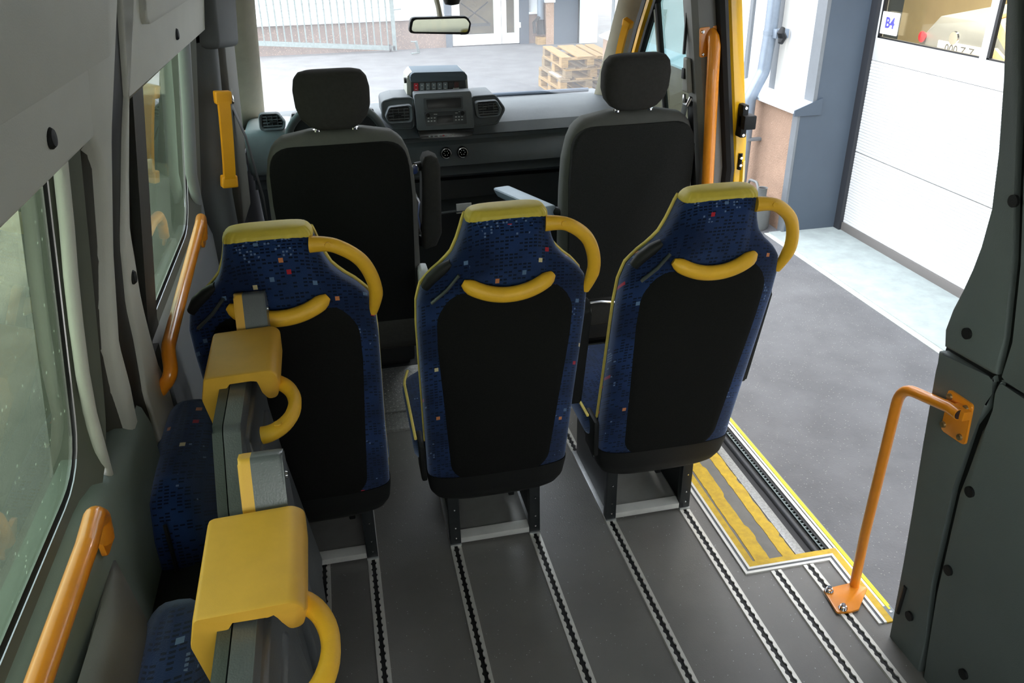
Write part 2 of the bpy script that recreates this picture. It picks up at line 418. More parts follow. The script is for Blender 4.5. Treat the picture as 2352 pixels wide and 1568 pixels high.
# ---- step well at the side door
sw = thing('door_step', 'grey side door step with worn yellow tape strips and a black roller channel', 'step', (1.2, 2.1, 0))
x_ = lambda px: P(px, 1215.7, z=0).x
mb = MB(); mb.box((1.046, 1.655, -.07), (1.40, 2.68, -.012)); mb.make('step_plate', STEPG, sw, smooth=False)
def jag_strip(x0, x1, y0, y1, z, seed, amp):
    rnd = random.Random(seed); n = 60; L = []; Rr = []; o = 0
    for i in range(n+1):
        y = y0+(y1-y0)*i/n
        if rnd.random() < .35: o = rnd.uniform(-amp, amp)
        L.append(Vector((x0+rnd.uniform(-.0012, .0012)+o*.25, y))); Rr.append(Vector((x1+o+rnd.uniform(-.001, .001), y)))
    mb = MB(); mb.prism(L+Rr[::-1], lambda u, v, t: (u, v, t), z-.004, z); return mb
jag_strip(x_(1690), x_(1725), 1.70, 2.60, -.0105, 3, .006).make('tape_strip', TAPE, sw, smooth=False)
jag_strip(x_(1757), x_(1787), 1.70, 2.60, -.0105, 5, .004).make('tape_strip', TAPE, sw, smooth=False)
mb = MB(); mb.box((x_(1789), 1.66, -.02), (x_(1813), 2.66, -.009), .001); mb.make('tread_strip', TREAD, sw)
mb = MB(); mb.box((x_(1667.5), 1.66, -.02), (x_(1669.5), 2.66, -.007), .0005); mb.make('edge_bead', WHITEP, sw)
mb = MB(); mb.box((x_(1813.5), 1.66, -.05), (x_(1851), 2.66, -.0115)); mb.make('channel', RUB, sw)
mb = MB(); mb.tube([(x_(1838), 1.69, -.015), (x_(1838), 2.03, -.015), (x_(1837), 2.05, -.015), (x_(1837), 2.62, -.015)], .0125, 16); rl = mb.make('rubber_hose', mat('rubber hose', (52, 54, 56), .45), sw)
mb = MB()
gx0, gx1 = x_(1852), x_(1880)
mb.box((gx0, 1.665, -.02), (gx0+.004, 2.66, -.004)); mb.box((gx1-.004, 1.665, -.02), (gx1, 2.66, -.004)); mb.box(((gx0+gx1)/2-.002, 1.665, -.02), ((gx0+gx1)/2+.002, 2.66, -.0045))
y = 1.668
while y < 2.65: mb.box((gx0, y, -.018), (gx1, y+.0055, -.005)); y += .0165
mb.make('grating', GALV, sw, smooth=False)
mb = MB(); mb.box((gx0, 1.665, -.03), (gx1, 2.66, -.0125)); mb.make('grating_tray', BLK2, sw, smooth=False)
# outer sill of the door opening
sill = struct('trim_1', 'silver door sill with a bright yellow outer edge')
for i, (a, b, z, m, nm) in enumerate(((1.340, 1.350, -.003, RUB, 'seal'), (1.350, 1.362, .000, ALUP, 'sill_strip'), (1.362, 1.365, -.003, RUB, 'seal'), (1.365, 1.373, .001, ALUP, 'sill_strip'), (1.373, 1.380, .003, EDGE, 'yellow_edge'), (1.382, 1.388, .000, EDGE, 'yellow_edge'))):
    mb = MB(); mb.box((a, 1.44, -.10), (b, 2.68, z), .0012); mb.make(nm, m, sill)
mb = MB(); mb.box((1.355, 1.395, -.05), (1.388, 1.455, .002), .004); mb.make('end_cap', mat('grey end cap', (110, 118, 122), .5), sill)
mb = MB(); mb.box((1.345, 1.30, GZ+.18), (1.383, 2.72, -.012)); mb.make('sill_skirt', RUB, sill)
mb = MB(); mb.lathe([(0.001, 0), (.004, 0), (.004, .002), (.001, .003)], (1.374, 1.43, .002)); mb.make('screw', CHROME, sill)
# border of the step cut-out: white / grey / white / yellow
path = [(1.046, 2.66), (1.046, 1.658), (1.318, 1.654), (1.313, 1.397)]
bord = struct('trim_2', 'stepped aluminium and yellow border of the floor cut-out')
path = path[::-1]
for d0, d1, z, m, nm in ((0, .009, .006, ALUP, 'border_strip'), (.009, .017, .003, FRAMEG, 'border_groove'), (.017, .025, .006, ALUP, 'border_strip'), (.025, .046, .005, TAPE, 'yellow_tread')):
    band2(path, d0, d1, -.012, z).make(nm, m, bord, smooth=False)

# ---- slotted floor rails
def rail_mesh(y0, y1):
    mb = MB(); pit, rr, g0 = .0254, .0092, .0052; n = int((y1-y0)/pit*10)
    for s_ in (-1, 1):
        vs = []; fs = []
        for i in range(n+1):
            y = y0+(y1-y0)*i/n; q = ((y-y0)/pit) % 1.0-.5; d = abs(q)*pit
            g = max(g0, math.sqrt(max(0, rr*rr-d*d)))
            vs += [(s_*g, y, .0015), (s_*g, y, .0062), (s_*.0165, y, .0062), (s_*.0178, y, .0)]
        for i in range(n):
            for k in range(3): fs.append((4*i+k, 4*i+k+1, 4*i+5+k, 4*i+4+k))
        mb.faces(vs, fs)
    return mb
RX = [-.290, -.183, -.035, .2225, .4783, .733, .9878, 1.1402, 1.2465]
RL = ['slotted floor rail at the wall side of the left blue seat',
      'slotted floor rail just right of the nearest folded seat',
      'slotted floor rail leading to the right leg of the left blue seat',
      'slotted floor rail leading to the left leg of the middle blue seat',
      'slotted floor rail leading to the right leg of the middle blue seat',
      'slotted floor rail leading to the left leg of the right blue seat',
      'slotted floor rail leading to the right leg of the right blue seat',
      'short slotted floor rail just left of the orange pole base plate',
      'short slotted floor rail that the orange pole base plate is bolted to']
for i, (x, lb) in enumerate(zip(RX, RL)):
    y1 = 2.62 if i < 7 else 1.652
    r_ = thing('floor_rail', lb, 'rail', (x, .3, 0), 'slotted floor rails')
    mb = rail_mesh(0, y1-.3)
    for v in mb.bm.verts: v.co += Vector((x, .3, 0))
    mb.make('slotted_lips', RAILM, r_, ang=30)
    mb = MB(); mb.box((x-.0172, .3, .0002), (x+.0172, y1, .0012)); mb.make('slot_channel', RUB, r_, smooth=False)

# ---- left side wall -----------------------------------------------------------
def wx(z):            # glass / metal plane of the left side, leaning in above the sill
    return -.468+max(0, z-.95)*.152
wl = struct('wall_left', 'light grey moulded left side wall of the minibus')
yz = lambda off: (lambda u, v, t: (wx(v)+off+t, u, v))
def rrect(y0, z0, y1, z1, r, seg=6): return fillet([Vector((y0, z0)), Vector((y1, z0)), Vector((y1, z1)), Vector((y0, z1))], r, seg)
WF = rrect(1.66, .945, 2.50, 1.62, .10); WR = rrect(.12, .985, 1.185, 1.62, .10)
def ring_panel(outer, inner, f_o, f_i, name, m, parent):
    """loft between two outlines with the same point count"""
    mb = MB(); n = len(inner)
    mb.loft([[f_o(p) for p in outer], [f_i(p) for p in inner]], cap=False); return mb.make(name, m, parent)
def grow(poly, d):
    c = sum(poly, Vector((0, 0)))/len(poly); out = []
    n = len(poly)
    for i, p in enumerate(poly):
        t = (poly[(i+1) % n]-poly[i-1]); t = t.normalized() if t.length else Vector((1, 0)); out.append(p+Vector((t.y, -t.x))*d)
    return out
def pl(off): return lambda p: Vector((wx(p[1])+off, p[0], p[1]))
for nm, Wd in (('front', WF), ('rear', WR)):
    # black glass seal, sloping reveal, metal face round the opening
    ring_panel(grow(Wd, .0), grow(Wd, -.013), pl(.006), pl(.004), 'window_seal', RUB, wl)
    ring_panel(grow(Wd, .045), grow(Wd, .0), pl(.040), pl(.008), 'window_reveal', BODY if nm == 'front' else mat('green grey reveal', (92, 96, 84), .6, var=.04), wl)
# metal pillar between the windows, with ribs running up it
def ZI(px, py, off):        # photo pixel -> (y, z) on the wall surface lying 'off' inside the glass plane
    p = P(px, py, x=-.40)
    for _ in range(8): p = P(px, py, x=wx(p.z)+off)
    return Vector((p.y, p.z))
def wstrip(poly, x0, x1, m, name, bev=.006, seg=3, clean=True):
    mb = MB(); mb.prism(poly, lambda u, v, t: (wx(v)+t, u, v), x0, x1, bev, seg); return mb.make(name, m, wl)
def box2(y0, y1, z0, z1): return [Vector((y0, z0)), Vector((y1, z0)), Vector((y1, z1)), Vector((y0, z1))]
def ribline(pts, off, r, m, name='pillar_rib'):
    q = [ZI(px, py, off) for px, py in pts]
    q = [q[0]+(q[0]-q[1])*.6]+q+[Vector((q[-1].x, .2))]
    mb = MB(); mb.tube([Vector((wx(p.y)+off-r*.55, p.x, p.y)) for p in q], r, 12, flat=1.0); return mb.make(name, m, wl)
DKP = mat('pillar metal and recess shade', (74, 72, 65), .65, var=.05)
wstrip(box2(1.235, 1.84, .95, 1.62), -.05, .018, DKP, 'pillar_metal', 0); wstrip(box2(1.235, 1.84, -.02, .95), -.05, .018, DKP, 'pillar_metal', 0)
ribline(((153, 417), (163, 515), (172, 630), (184, 744), (199, 859), (216, 950)), .030, .010, TRIM)
wstrip(box2(2.548, 2.86, .95, 1.62), -.05, .020, BODY, 'pillar_metal', 0); wstrip(box2(2.548, 2.86, -.02, .95), -.05, .020, BODY, 'pillar_metal', 0)
ribline(((431, 110), (440, 250), (447, 400), (463, 480)), .036, .016, TRIMB)
ribline(((478, 80), (487, 260), (497, 400), (508, 470)), .046, .018, TRIMB)
# upper trim: rear panel with its pillar strip, front panel with its pillar strip
XT = .056
z_r = (ZI(205, 340, XT).y+ZI(60, 462, XT).y)/2; z_f = (ZI(310, 205, XT).y+ZI(450, 92, XT).y)/2
gapL = [ZI(*p, XT) for p in ((270, -120), (272, 0), (259, 306), (263, 574), (276, 783), (301, 878), (334, 1000), (365, 1100))]
gapR = [ZI(*p, XT) for p in ((308, -120), (306, 0), (292, 306), (288, 560), (301, 700), (319, 783), (335, 878), (356, 960))]
innL = [ZI(*p, XT) for p in ((228, 340), (240, 383), (246, 470), (254, 591), (257, 706), (264, 802), (282, 897), (312, 1000), (342, 1090))]
outR = [ZI(*p, XT) for p in ((299, 216), (298, 400), (300, 526), (310, 584), (323, 668), (331, 706), (346, 767), (362, 825), (387, 880), (408, 960))]
def at_z(line, z):
    for p, q in zip(line, line[1:]):
        if q.y <= z <= p.y: return q.x+(p.x-q.x)*(z-q.y)/max(1e-6, p.y-q.y)
    return line[0].x if z > line[0].y else line[-1].x
def column(left, right, z0, z1, name, m, dep=XT, bev=.009, n=60):
    """moulded strip running up the wall between two edge lines, edges rounded"""
    mb = MB(); rg = []
    for z in zs(z0, z1, n):
        a, b = at_z(left, z), at_z(right, z); x = wx(z)+dep
        rg.append([Vector((wx(z)-.01, a, z)), Vector((x-bev, a, z)), Vector((x-bev*.3, a+bev*.3, z)), Vector((x, a+bev, z)), Vector((x, b-bev, z)), Vector((x-bev*.3, b-bev*.3, z)), Vector((x-bev, b, z)), Vector((wx(z)-.01, b, z))])
    mb.loft(rg); return mb.make(name, m, wl, ang=60)
zs = lambda a, b, n: [a+(b-a)*i/n for i in range(n+1)]
y_in = innL[0].x-.030
innL2 = [Vector((y_in, z_r+.02)), Vector((y_in+.002, z_r-.001)), Vector((y_in+.012, z_r-.004)), Vector((y_in+.024, z_r-.012))]+[p for p in innL if p.y < z_r-.02]
rear_s = column(innL2, gapL, .55, 1.95, 'pillar_cover', TRIM)
ribL = [ZI(px, py, .030) for px, py in ((153, 417), (163, 515), (172, 630), (184, 744), (199, 859), (216, 950))]
ribL = [ribL[0]+(ribL[0]-ribL[1])*.6]+ribL
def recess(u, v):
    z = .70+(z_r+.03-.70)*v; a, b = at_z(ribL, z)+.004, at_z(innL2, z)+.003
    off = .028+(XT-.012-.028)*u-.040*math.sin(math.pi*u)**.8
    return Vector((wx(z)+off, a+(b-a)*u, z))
mb = MB(); mb.grid(recess, 16, 50); mb.make('shaded_recess', DKP, wl, ang=80)  # the channel's shade is put into this dark colour
wstrip(box2(-.35, y_in+.012, z_r, 1.95), .01, XT, TRIM, 'upper_trim_panel', .009)
front_s = column(gapR, outR, .55, 1.95, 'pillar_cover', TRIM, bev=.007)
wstrip([Vector((outR[0].x-.012, z_f)), Vector((2.62, z_f)), Vector((2.80, z_f-.05)), Vector((2.80, 1.95)), Vector((outR[0].x-.012, 1.95))], .01, XT, TRIM, 'upper_trim_panel', .007)
gl2 = [p-Vector((.004, 0)) for p in gapL]; gr2 = [p+Vector((.015, 0)) for p in gapR]
column(gl2, gr2, .50, 1.95, 'rubber_gap', RUB, dep=XT-.009, bev=.001)
# raised fields pressed into the upper trim
a = ZI(228, 128, XT); b = ZI(2, 243, XT); c = ZI(240, -40, XT)
fld = fillet([Vector((-.35, b.y+(a.y-b.y)*.5)), Vector((a.x, a.y)), Vector((c.x, c.y)), Vector((c.x+.01, 1.95)), Vector((-.35, 1.95))], [0, .035, 0, 0, 0], 6)
wstrip(fld, XT-.002, XT+.016, TRIM, 'raised_field', .011)
a = ZI(322, 60, XT)
fld = fillet([Vector((a.x, a.y)), Vector((2.66, a.y)), Vector((2.66, 1.95)), Vector((a.x, 1.95))], [.03, .03, 0, 0], 6)
wstrip(fld, XT-.002, XT+.012, TRIM, 'raised_field', .009)
# lower wall under the windows
def low_panel(y0, y1, ztop, m, dx=0):
    mb = MB()
    prof = [(-.50, ztop+.012), (-.452, ztop+.008), (-.428, ztop-.012), (-.418, ztop-.05), (-.415, .45), (-.42, -.02), (-.50, -.02)]
    mb.loft([[Vector((x+(dx if x > -.46 else 0), y, z)) for x, z in prof] for y in (y0, y1)]); return mb.make('lower_wall_panel', m, wl)
low_panel(1.70, 2.86, .925, TRIMB); low_panel(-.35, 1.42, .965, mat('green grey lower trim', (112, 124, 118), .55, bump=.15, bscale=450, var=.03), .016)
mb = MB(); mb.box((-.5, 1.42, -.02), (-.425, 1.70, .95)); mb.make('lower_wall_panel', TRIMD, wl)
# wheel arch bulges low on the wall
for yc in (.62, 2.28):
    mb = MB()
    mb.grid(lambda u, v, yc=yc: (-.425+.11*math.sin(math.pi*min(1, v*1.02))**.8*max(0, math.sin(math.pi*u))**.5, yc-.33+.66*u, .02+(.62*math.sin(math.pi*u)**.6)*v), 20, 12)
    mb.make('wheel_arch_cover', TRIMD, wl)
ap = P(272, 1285, x=-.395); bl, br = P(185, 1568, x=-.385), P(372, 1568, x=-.36)
mb = MB(); rg = []
for i in range(13):
    t_ = i/12*1.5; a, b = ap.lerp(bl, t_), ap.lerp(br, t_); n = max(.004, (b-a).length)
    rg.append([a.lerp(b, .5-.5*math.cos(math.pi*k/10))+Vector((.035*min(1, t_*1.5)*math.sin(math.pi*k/10)**.7-.004, 0, 0)) for k in range(11)]+[a.lerp(b, .5)+Vector((-.05, 0, 0))])
mb.loft(rg); mb.make('pillar_foot', mat('grey pillar foot', (104, 104, 102), .6, bump=.15, bscale=450, var=.03), wl, ang=60)
def fastener(y, z, off, r=.013):
    mb = MB(); mb.lathe([(.001, -.004), (r, -.004), (r*1.05, .001), (r*.8, .005), (.001, .006)], (wx(z)+off, y, z), 'x', 16); mb.make('fastener', BLACKP, wl)
for px, py in ((115, 317), (405, 78), (477, 22), (305, 636), (390, 967)):
    q = ZI(px, py, XT); fastener(q.x, q.y, XT, .0125)
# the panes
def pane(name, Wd, m, label):
    mb = MB(); mb.prism(grow(Wd, -.006), lambda u, v, t: (wx(v)+t, u, v), -.002, .002); return smesh(mb.make(name, m, smooth=False), label)
pane('window_1', WF, GL_TINT, 'tinted front side window on the left'); pane('window_2', WR, GL_TINT, 'tinted rear side window on the left')
# outer skin above/below the panes keeps daylight out of the wall
mb = MB(); mb.box((-.50, -.35, GZ+.2), (-.485, 2.8, .90)); mb.box((-.40, -.35, 1.60), (-.36, 2.8, 1.98)); mb.make('outer_skin', YPAINT, wl, smooth=False)
mb = MB(); mb.prism([Vector((-.35, .9)), Vector((.12, .9)), Vector((.12, 1.65)), Vector((-.35, 1.65))], lambda u, v, t: (wx(v)+t, u, v), -.02, .03); mb.make('pillar_metal', BODY, wl)

# ---- ceiling
mb = MB(); mb.prism([Vector((-.42, -.35)), Vector((1.40, -.35)), Vector((1.40, 3.18)), Vector((-.42, 3.18))], lambda u, v, t: (u, v, t), 1.95, 2.0); smesh(mb.make('ceiling', TRIM, smooth=False), 'grey roof lining')
# ---- unseen rear doors added to hold back rear light, windows sized for it
rd = struct('door_5', 'unseen closed rear doors behind the camera, added to limit the light from the rear')
mb = MB()
for x0, x1, z0, z1 in ((-.45, 1.42, -.10, .88), (-.45, 1.42, 1.70, 2.0), (-.45, -.25, .88, 1.70), (.42, .54, .88, 1.70), (1.22, 1.42, .88, 1.70)):
    mb.box((x0, -.42, z0), (x1, -.36, z1))
mb.make('door_leaf', TRIMD, rd, smooth=False)
mb = MB(); mb.box((-.25, -.40, .88), (.42, -.394, 1.70)); mb.box((.54, -.40, .88), (1.22, -.394, 1.70)); mb.make('door_pane', GL_B, rd, smooth=False)
# ---- right side wall behind the door opening
wr = struct('wall_right', 'slate grey moulded right side wall behind the sliding door opening')
XRW = 1.33
def Y2(px, py): p = P(px, py, x=XRW); return Vector((p.y, p.z))
edge = [Y2(*p) for p in ((2058, 1432), (2085, 1290), (2104, 1180), (2130, 1020), (2160, 850), (2165, 805), (2180, 755), (2197, 710), (2222, 670), (2252, 622), (2272, 570), (2290, 480), (2306, 350), (2318, 180), (2322, 60), (2322, -60))]
Z0 = edge[0]
gro = [Y2(*p) for p in ((2140, 1480), (2155, 1352), (2207, 1125), (2255, 982), (2288, 939), (2298, 868))]
gup = [Y2(*p) for p in ((2308, 866), (2327, 779), (2346, 600), (2352, 420), (2362, 200), (2366, -60))]
cr1, cr2, cr3 = Y2(2177, 800), Y2(2293, 871), Y2(2420, 935)
fx = lambda u, v, t: (XRW-t, u, v)
def rpanel(poly, name='moulded_panel', t=.012, bev=.008):
    mb = MB(); mb.prism(poly, fx, -.03, t, bev, 3); return mb.make(name, TRIMR, wr)
dn = Vector((0, -.006)); up_ = Vector((0, .006))
lowE = edge[:6]
rpanel(lowE+[cr1+dn, cr2+dn]+[g+Vector((.012, 0)) for g in gro[::-1]]+[Vector((gro[0].x, -.02)), Vector((Z0.x, -.02))])
rpanel([g-Vector((.012, 0)) for g in gro]+[cr2+dn-Vector((.012, 0)), cr3+dn, Vector((-.35, cr3.y-.1)), Vector((-.35, -.02)), Vector((gro[0].x-.012, -.02))])
rpanel([cr2+up_+Vector((.010, .004)), cr1+up_]+edge[6:]+[g+Vector((.012, 0)) for g in gup[::-1]])
rpanel([cr3+up_, cr2+up_-Vector((.012, 0))]+[g-Vector((.012, 0)) for g in gup]+[Vector((-.35, gup[-1].y)), Vector((-.35, cr3.y-.09))])
mb = MB(); mb.prism([e+Vector((-.004, 0)) for e in edge]+[Vector((-.35, 1.98)), Vector((-.35, -.05))], fx, -.07, -.004); mb.make('wall_backing', RUB, wr, smooth=False)
mb = MB(); pts = [Vector((XRW+.035, e.x+.004, e.y)) for e in edge]; mb.tube(pts, .016, 10, flat=.8); mb.make('door_seal', RUB, wr)
for px, py in ((2234, 764), (2343, 460), (2240, 1127), (2190, 1307), (2100, 1412), (2225, 1545)):
    q = Y2(px, py); mb = MB(); mb.lathe([(.001, .006), (.013, .006), (.013, -.0), (.001, -.0)], (XRW-.012, q.x, q.y), 'x', 14)
    for v in mb.bm.verts: v.co.x = 2*(XRW-.012)-v.co.x-.000
    mb.make('fastener', BLACKP, wr)
q0, q1 = Y2(2090, 1345), Y2(2072, 1405)
mb = MB(); mb.tube([Vector((XRW-.012, q0.x, q0.y)), Vector((XRW-.012, q1.x, q1.y))], .006, 8); mb.make('slot', RUB, wr)
mb = MB(); mb.box((XRW+.07, -.35, GZ+.2), (XRW+.10, 1.30, 1.98)); mb.make('outer_skin', YPAINT, wr, smooth=False)
mb = MB(); mb.box((1.22, 1.2, 1.74), (1.40, 2.62, 1.98)); mb.make('door_header', TRIMD, wr, smooth=False)

# ================================================================== PASSENGER SEATS
SX = .351      # the middle seat is built in place, then copied to the others
PROF = [(.235, .150, .040), (.250, .180, .052), (.280, .197, .060), (.34, .203, .062), (.45, .204, .060), (.60, .206, .058), (.75, .209, .056), (.86, .2105, .054), (.93, .208, .052), (.975, .197, .050), (1.005, .172, .049), (1.03, .142, .049), (1.055, .121, .050), (1.085, .108, .050), (1.115, .099, .049), (1.140, .093, .046), (1.158, .087, .040), (1.168, .076, .028), (1.172, .052, .012)]
PROF = [(.25+(z-.25)*1.022 if z > .25 else z, w_, d_) for z, w_, d_ in PROF]
ZTOP = PROF[-1][0]
def prof(z):
    for a, b in zip(PROF, PROF[1:]):
        if a[0] <= z <= b[0]:
            t = (z-a[0])/(b[0]-a[0]); return a[1]+(b[1]-a[1])*t, a[2]+(b[2]-a[2])*t
    return PROF[-1][1:] if z > 1 else PROF[0][1:]
def yc(z): return 1.955-(z-.25)*.26
NX = 3.4
def rear_y(x, z):
    w_, d_ = prof(z); q = min(1, abs(x)/w_); return yc(z)-d_*(1-q**NX)**(1/NX)
def ring(z, gw=1.0, gd=0.0, n=48):
    w_, d_ = prof(z); out = []
    for k in range(n):
        a = 2*math.pi*k/n; c, s_ = math.cos(a), math.sin(a)
        x = math.copysign(abs(c)**(2/NX), c)*w_*gw; y = math.copysign(abs(s_)**(2/NX), s_)*(d_+gd)
        out.append(Vector((SX+x, yc(z)+y, z)))
    return out
def zs(a, b, n): return [a+(b-a)*i/n for i in range(n+1)]
def outline(z, side):
    return prof(z)[0]*side
def make_seat():
    t = thing('passenger_seat', '', 'seat', (SX, 1.98, 0), 'blue patterned minibus seats')
    mb = MB(); mb.loft([ring(z) for z in zs(.33, ZTOP-.004, 60)]); mb.make('backrest', FAB, t, ang=60)
    # plastic foot of the back shell
    mb = MB(); mb.loft([ring(z, 1.012, .004) for z in zs(.236, .352, 14)]); mb.make('back_cap', BLACKP, t, ang=60)
    # black carpet panel let into the back
    def panel(u, v):
        z = .335+(.985-.335)*v; pw = .168-.030*max(0, (.75-v))/.75
        if v > .86: pw *= math.sqrt(max(0, 1-((v-.86)/.14)**2*.5))
        if v < .10: pw *= math.sqrt(max(.3, 1-((.10-v)/.10)**2*.5))
        x = (u*2-1)*pw; zz = z+.012*(u-.5)*0
        off = .004*min(1, min(u, 1-u)/.04, min(v, 1-v)/.02)
        return Vector((SX+x, rear_y(x, z)-off+.0005, zz))
    mb = MB(); mb.grid(panel, 40, 40); mb.make('back_panel', BLACKB, t, ang=60)
    # headrest seam: slightly proud centre field of cloth
    def field(u, v):
        z = 1.0+(1.158-1.0)*v; pw = .094-.016*v
        x = (u*2-1)*pw; off = .005*min(1, min(u, 1-u)/.12, (1-v)/.1, v/.2)
        return Vector((SX+x, rear_y(x, z)-off, z))
    mb = MB(); mb.grid(field, 24, 20); mb.make('headrest_field', FAB, t, ang=60)
    # gathered yellow cap over the top
    rg = []
    for i, z in enumerate(zs(ZTOP-.021, ZTOP-.0006, 14)):
        r_ = ring(z, 1.02+.01*(i > 0), .004, 120); out = []
        for k, p in enumerate(r_):
            fold = .0022*math.sin(k*1.31)*math.sin(k*.37+1)*(1-i/14)
            sag = -.010*(abs(p.x-SX)/.095)**3 if i < 8 else 0
            out.append(p+Vector(((p.x-SX)*.02, fold*(1 if p.y > yc(z) else -1), sag*(1-i/8) if i < 8 else 0)))
        rg.append(out)
    mb = MB(); mb.loft(rg); mb.make('headrest_cap', CAP, t, ang=60)
    # yellow piping along the front seam
    for s_ in (-1, 1):
        pts = [Vector((SX+s_*(prof(z)[0]*.985+.001), yc(z)+prof(z)[1]*.62, z)) for z in zs(.36, 1.17, 50)]
        mb = MB(); mb.tube(pts, .0042, 6); mb.make('piping', PIPE, t)
    # smiling grab bar across the back
    pts = []; rr = []
    for i in range(25):
        u = i/24*2-1; x = u*.106; z = .982+.036*abs(u)**2.0
        y = rear_y(x, z)-.010-.016*(1-abs(u)**3)
        pts.append(Vector((SX+x, y, z))); rr.append(.0185*(1-.55*max(0, (abs(u)-.8)/.2)**2))
    mb = MB(); mb.tube(pts, rr, 14); gb = mb.make('grab_bar', HANDLE, t)
    for s_ in (-1, 1):
        mb = MB(); mb.lathe([(.001, 0), (.0065, 0), (.006, .002), (.001, .002)], (SX+s_*.084, rear_y(.084, 1.005)-.031, 1.004), 'y', 14); mb.make('screw_cap', HANDLE, gb)
    # arched corner handle on the right shoulder
    ctrl = [Vector((SX+.084, yc(1.15)-.036, 1.148)), Vector((SX+.135, yc(1.14)-.045, 1.142)), Vector((SX+.188, yc(1.09)-.042, 1.095)), Vector((SX+.212, yc(1.02)-.035, 1.018)), Vector((SX+.202, yc(.95)-.022, .945))]
    pts = []
    for i in range(33):
        q = i/32*4; k = min(3, int(q)); f_ = q-k
        p0 = ctrl[max(0, k-1)]; p1 = ctrl[k]; p2 = ctrl[k+1]; p3 = ctrl[min(4, k+2)]
        pts.append(.5*((2*p1)+(p2-p0)*f_+(2*p0-5*p1+4*p2-p3)*f_*f_+(3*p1-p0-3*p2+p3)*f_**3))
    rr = [.0155+.003*max(0, 1-i/6)-.006*max(0, (i-26)/6) for i in range(33)]
    mb = MB(); mb.tube(pts, rr, 14); ch = mb.make('corner_handle', HANDLE, t)
    mb = MB(); mb.lathe([(.001, 0), (.0065, 0), (.006, .002), (.001, .002)], (pts[6].x, pts[6].y-.016, pts[6].z+.004), 'y', 14); mb.make('screw_cap', HANDLE, ch)
    # belt outlet on the left shoulder
    z0, z1 = .965, 1.035
    mb = MB(); a = Vector((SX-.188, yc(.995)-.018, .998)); b = Vector((SX-.125, yc(1.05)-.018, 1.056))
    mb.tube([a, a.lerp(b, .3)+Vector((-.004, 0, .004)), a.lerp(b, .7)+Vector((-.004, 0, .002)), b], [.016, .020, .020, .014], 12, flat=.75); bo = mb.make('belt_outlet', BLACKP, t)
    mb = MB(); mb.tube([a+Vector((.010, -.028, -.030)), a.lerp(b, .5)+Vector((.014, -.030, -.026)), b+Vector((.012, -.026, -.020))], .008, 8, flat=.5); mb.make('belt_slot', SHELLD, bo)
    # seat cushion
    cu = []
    for i, y in enumerate(zs(1.93, 2.36, 12)):
        k = 1-max(0, (i-10)/2)**2*.25; wd = .222 if i else .205
        z0c, z1c = .355, .465-.01*abs(i-6)/6
        cu.append([Vector((SX-.012+math.copysign(abs(math.cos(a))**.45, math.cos(a))*wd*k, y, (z0c+z1c)/2+math.copysign(abs(math.sin(a))**.6, math.sin(a))*(z1c-z0c)/2)) for a in [2*math.pi*j/32 for j in range(32)]])
    mb = MB(); mb.loft(cu); cs = mb.make('seat_cushion', FAB, t, ang=60)
    mb = MB(); mb.tube([Vector((SX-.012-.215*(1-.1*max(0, (y-2.28)/.08)), y, .446)) for y in zs(1.95, 2.35, 14)], .0045, 6); mb.make('piping', PIPE, cs)
    # folded up armrest on the right
    arm = fillet([Vector((1.90, .50)), Vector((1.965, .48)), Vector((1.90, .80)), Vector((1.865, .855)), Vector((1.82, .83))], .018, 5)
    mb = MB(); mb.prism(arm, lambda u, v, t_: (SX+.220+t_, u+.005, v+.02), 0, .026, .008, 3); ar = mb.make('armrest', BLACKP, t)
    # reclining gear on the left
    mb = MB(); mb.box((SX-.222, 1.90, .33), (SX-.205, 1.99, .45), .008); mb.make('recliner_cover', BLACKP, t)
    # base: two side plates with a cut-out, rear posts with rivets, sheet metal between
    bs = thing('seat_base', '', 'x', (SX, 1.98, 0)); del bs['label']; del bs['category']
    attach(bs, t)
    for s_ in (-1, 1):
        xx = SX+s_*.1275
        mb = MB()
        oct_ = fillet([Vector((1.985, .012)), Vector((2.37, .012)), Vector((2.37, .33)), Vector((1.985, .33))], 0)
        # plate as frame: lower beam, rear post, curved front brace round the D opening
        hole = [Vector((2.03+.30*(.5-.5*math.cos(math.pi*i/8)), .33-.21*math.sin(math.pi*i/8)**.7)) for i in range(9)]
        poly = [Vector((1.985, .33)), Vector((1.985, .012)), Vector((2.37, .012)), Vector((2.37, .33))]+hole[::-1][0:]
        mb.prism(poly, lambda u, v, t_: (xx+t_, u, v), -.002, .002); mb.make('side_plate', BLK2, bs, smooth=False)
        mb = MB(); mb.box((xx-.017, 1.983, .012), (xx+.017, 2.01, .30), .002); po = mb.make('rear_post', BLK2, bs)
        for z in (.035, .075, .145):
            mb = MB(); mb.lathe([(.0005, 0), (.0032, 0), (.0022, .002), (.0005, .002)], (xx+.002, 1.983, z), 'y', 10); mb.make('rivet', CHROME, po)
        mb = MB(); mb.box((xx-.0175, 1.978, .0062), (xx+.0175, 2.38, .0125), .001); mb.make('foot_plate', ALU, bs)
    mb = MB(); mb.hexa([(SX-.110, 1.986, .010), (SX+.110, 1.986, .010), (SX+.110, 2.0, .010), (SX-.110, 2.0, .010), (SX-.110, 1.986, .030), (SX+.110, 1.986, .030), (SX+.110, 2.02, .036), (SX-.110, 2.02, .036)], .002); mb.make('cross_bar', ALUP, bs)
    mb = MB(); mb.hexa([(SX-.112, 2.02, .024), (SX+.112, 2.02, .024), (SX+.112, 2.28, .030), (SX-.112, 2.28, .030), (SX-.112, 2.02, .030), (SX+.112, 2.02, .030), (SX+.112, 2.28, .036), (SX-.112, 2.28, .036)]); mb.make('base_tray', mat('base sheet', (140, 139, 134), .45, metal=.3, var=.06), bs)
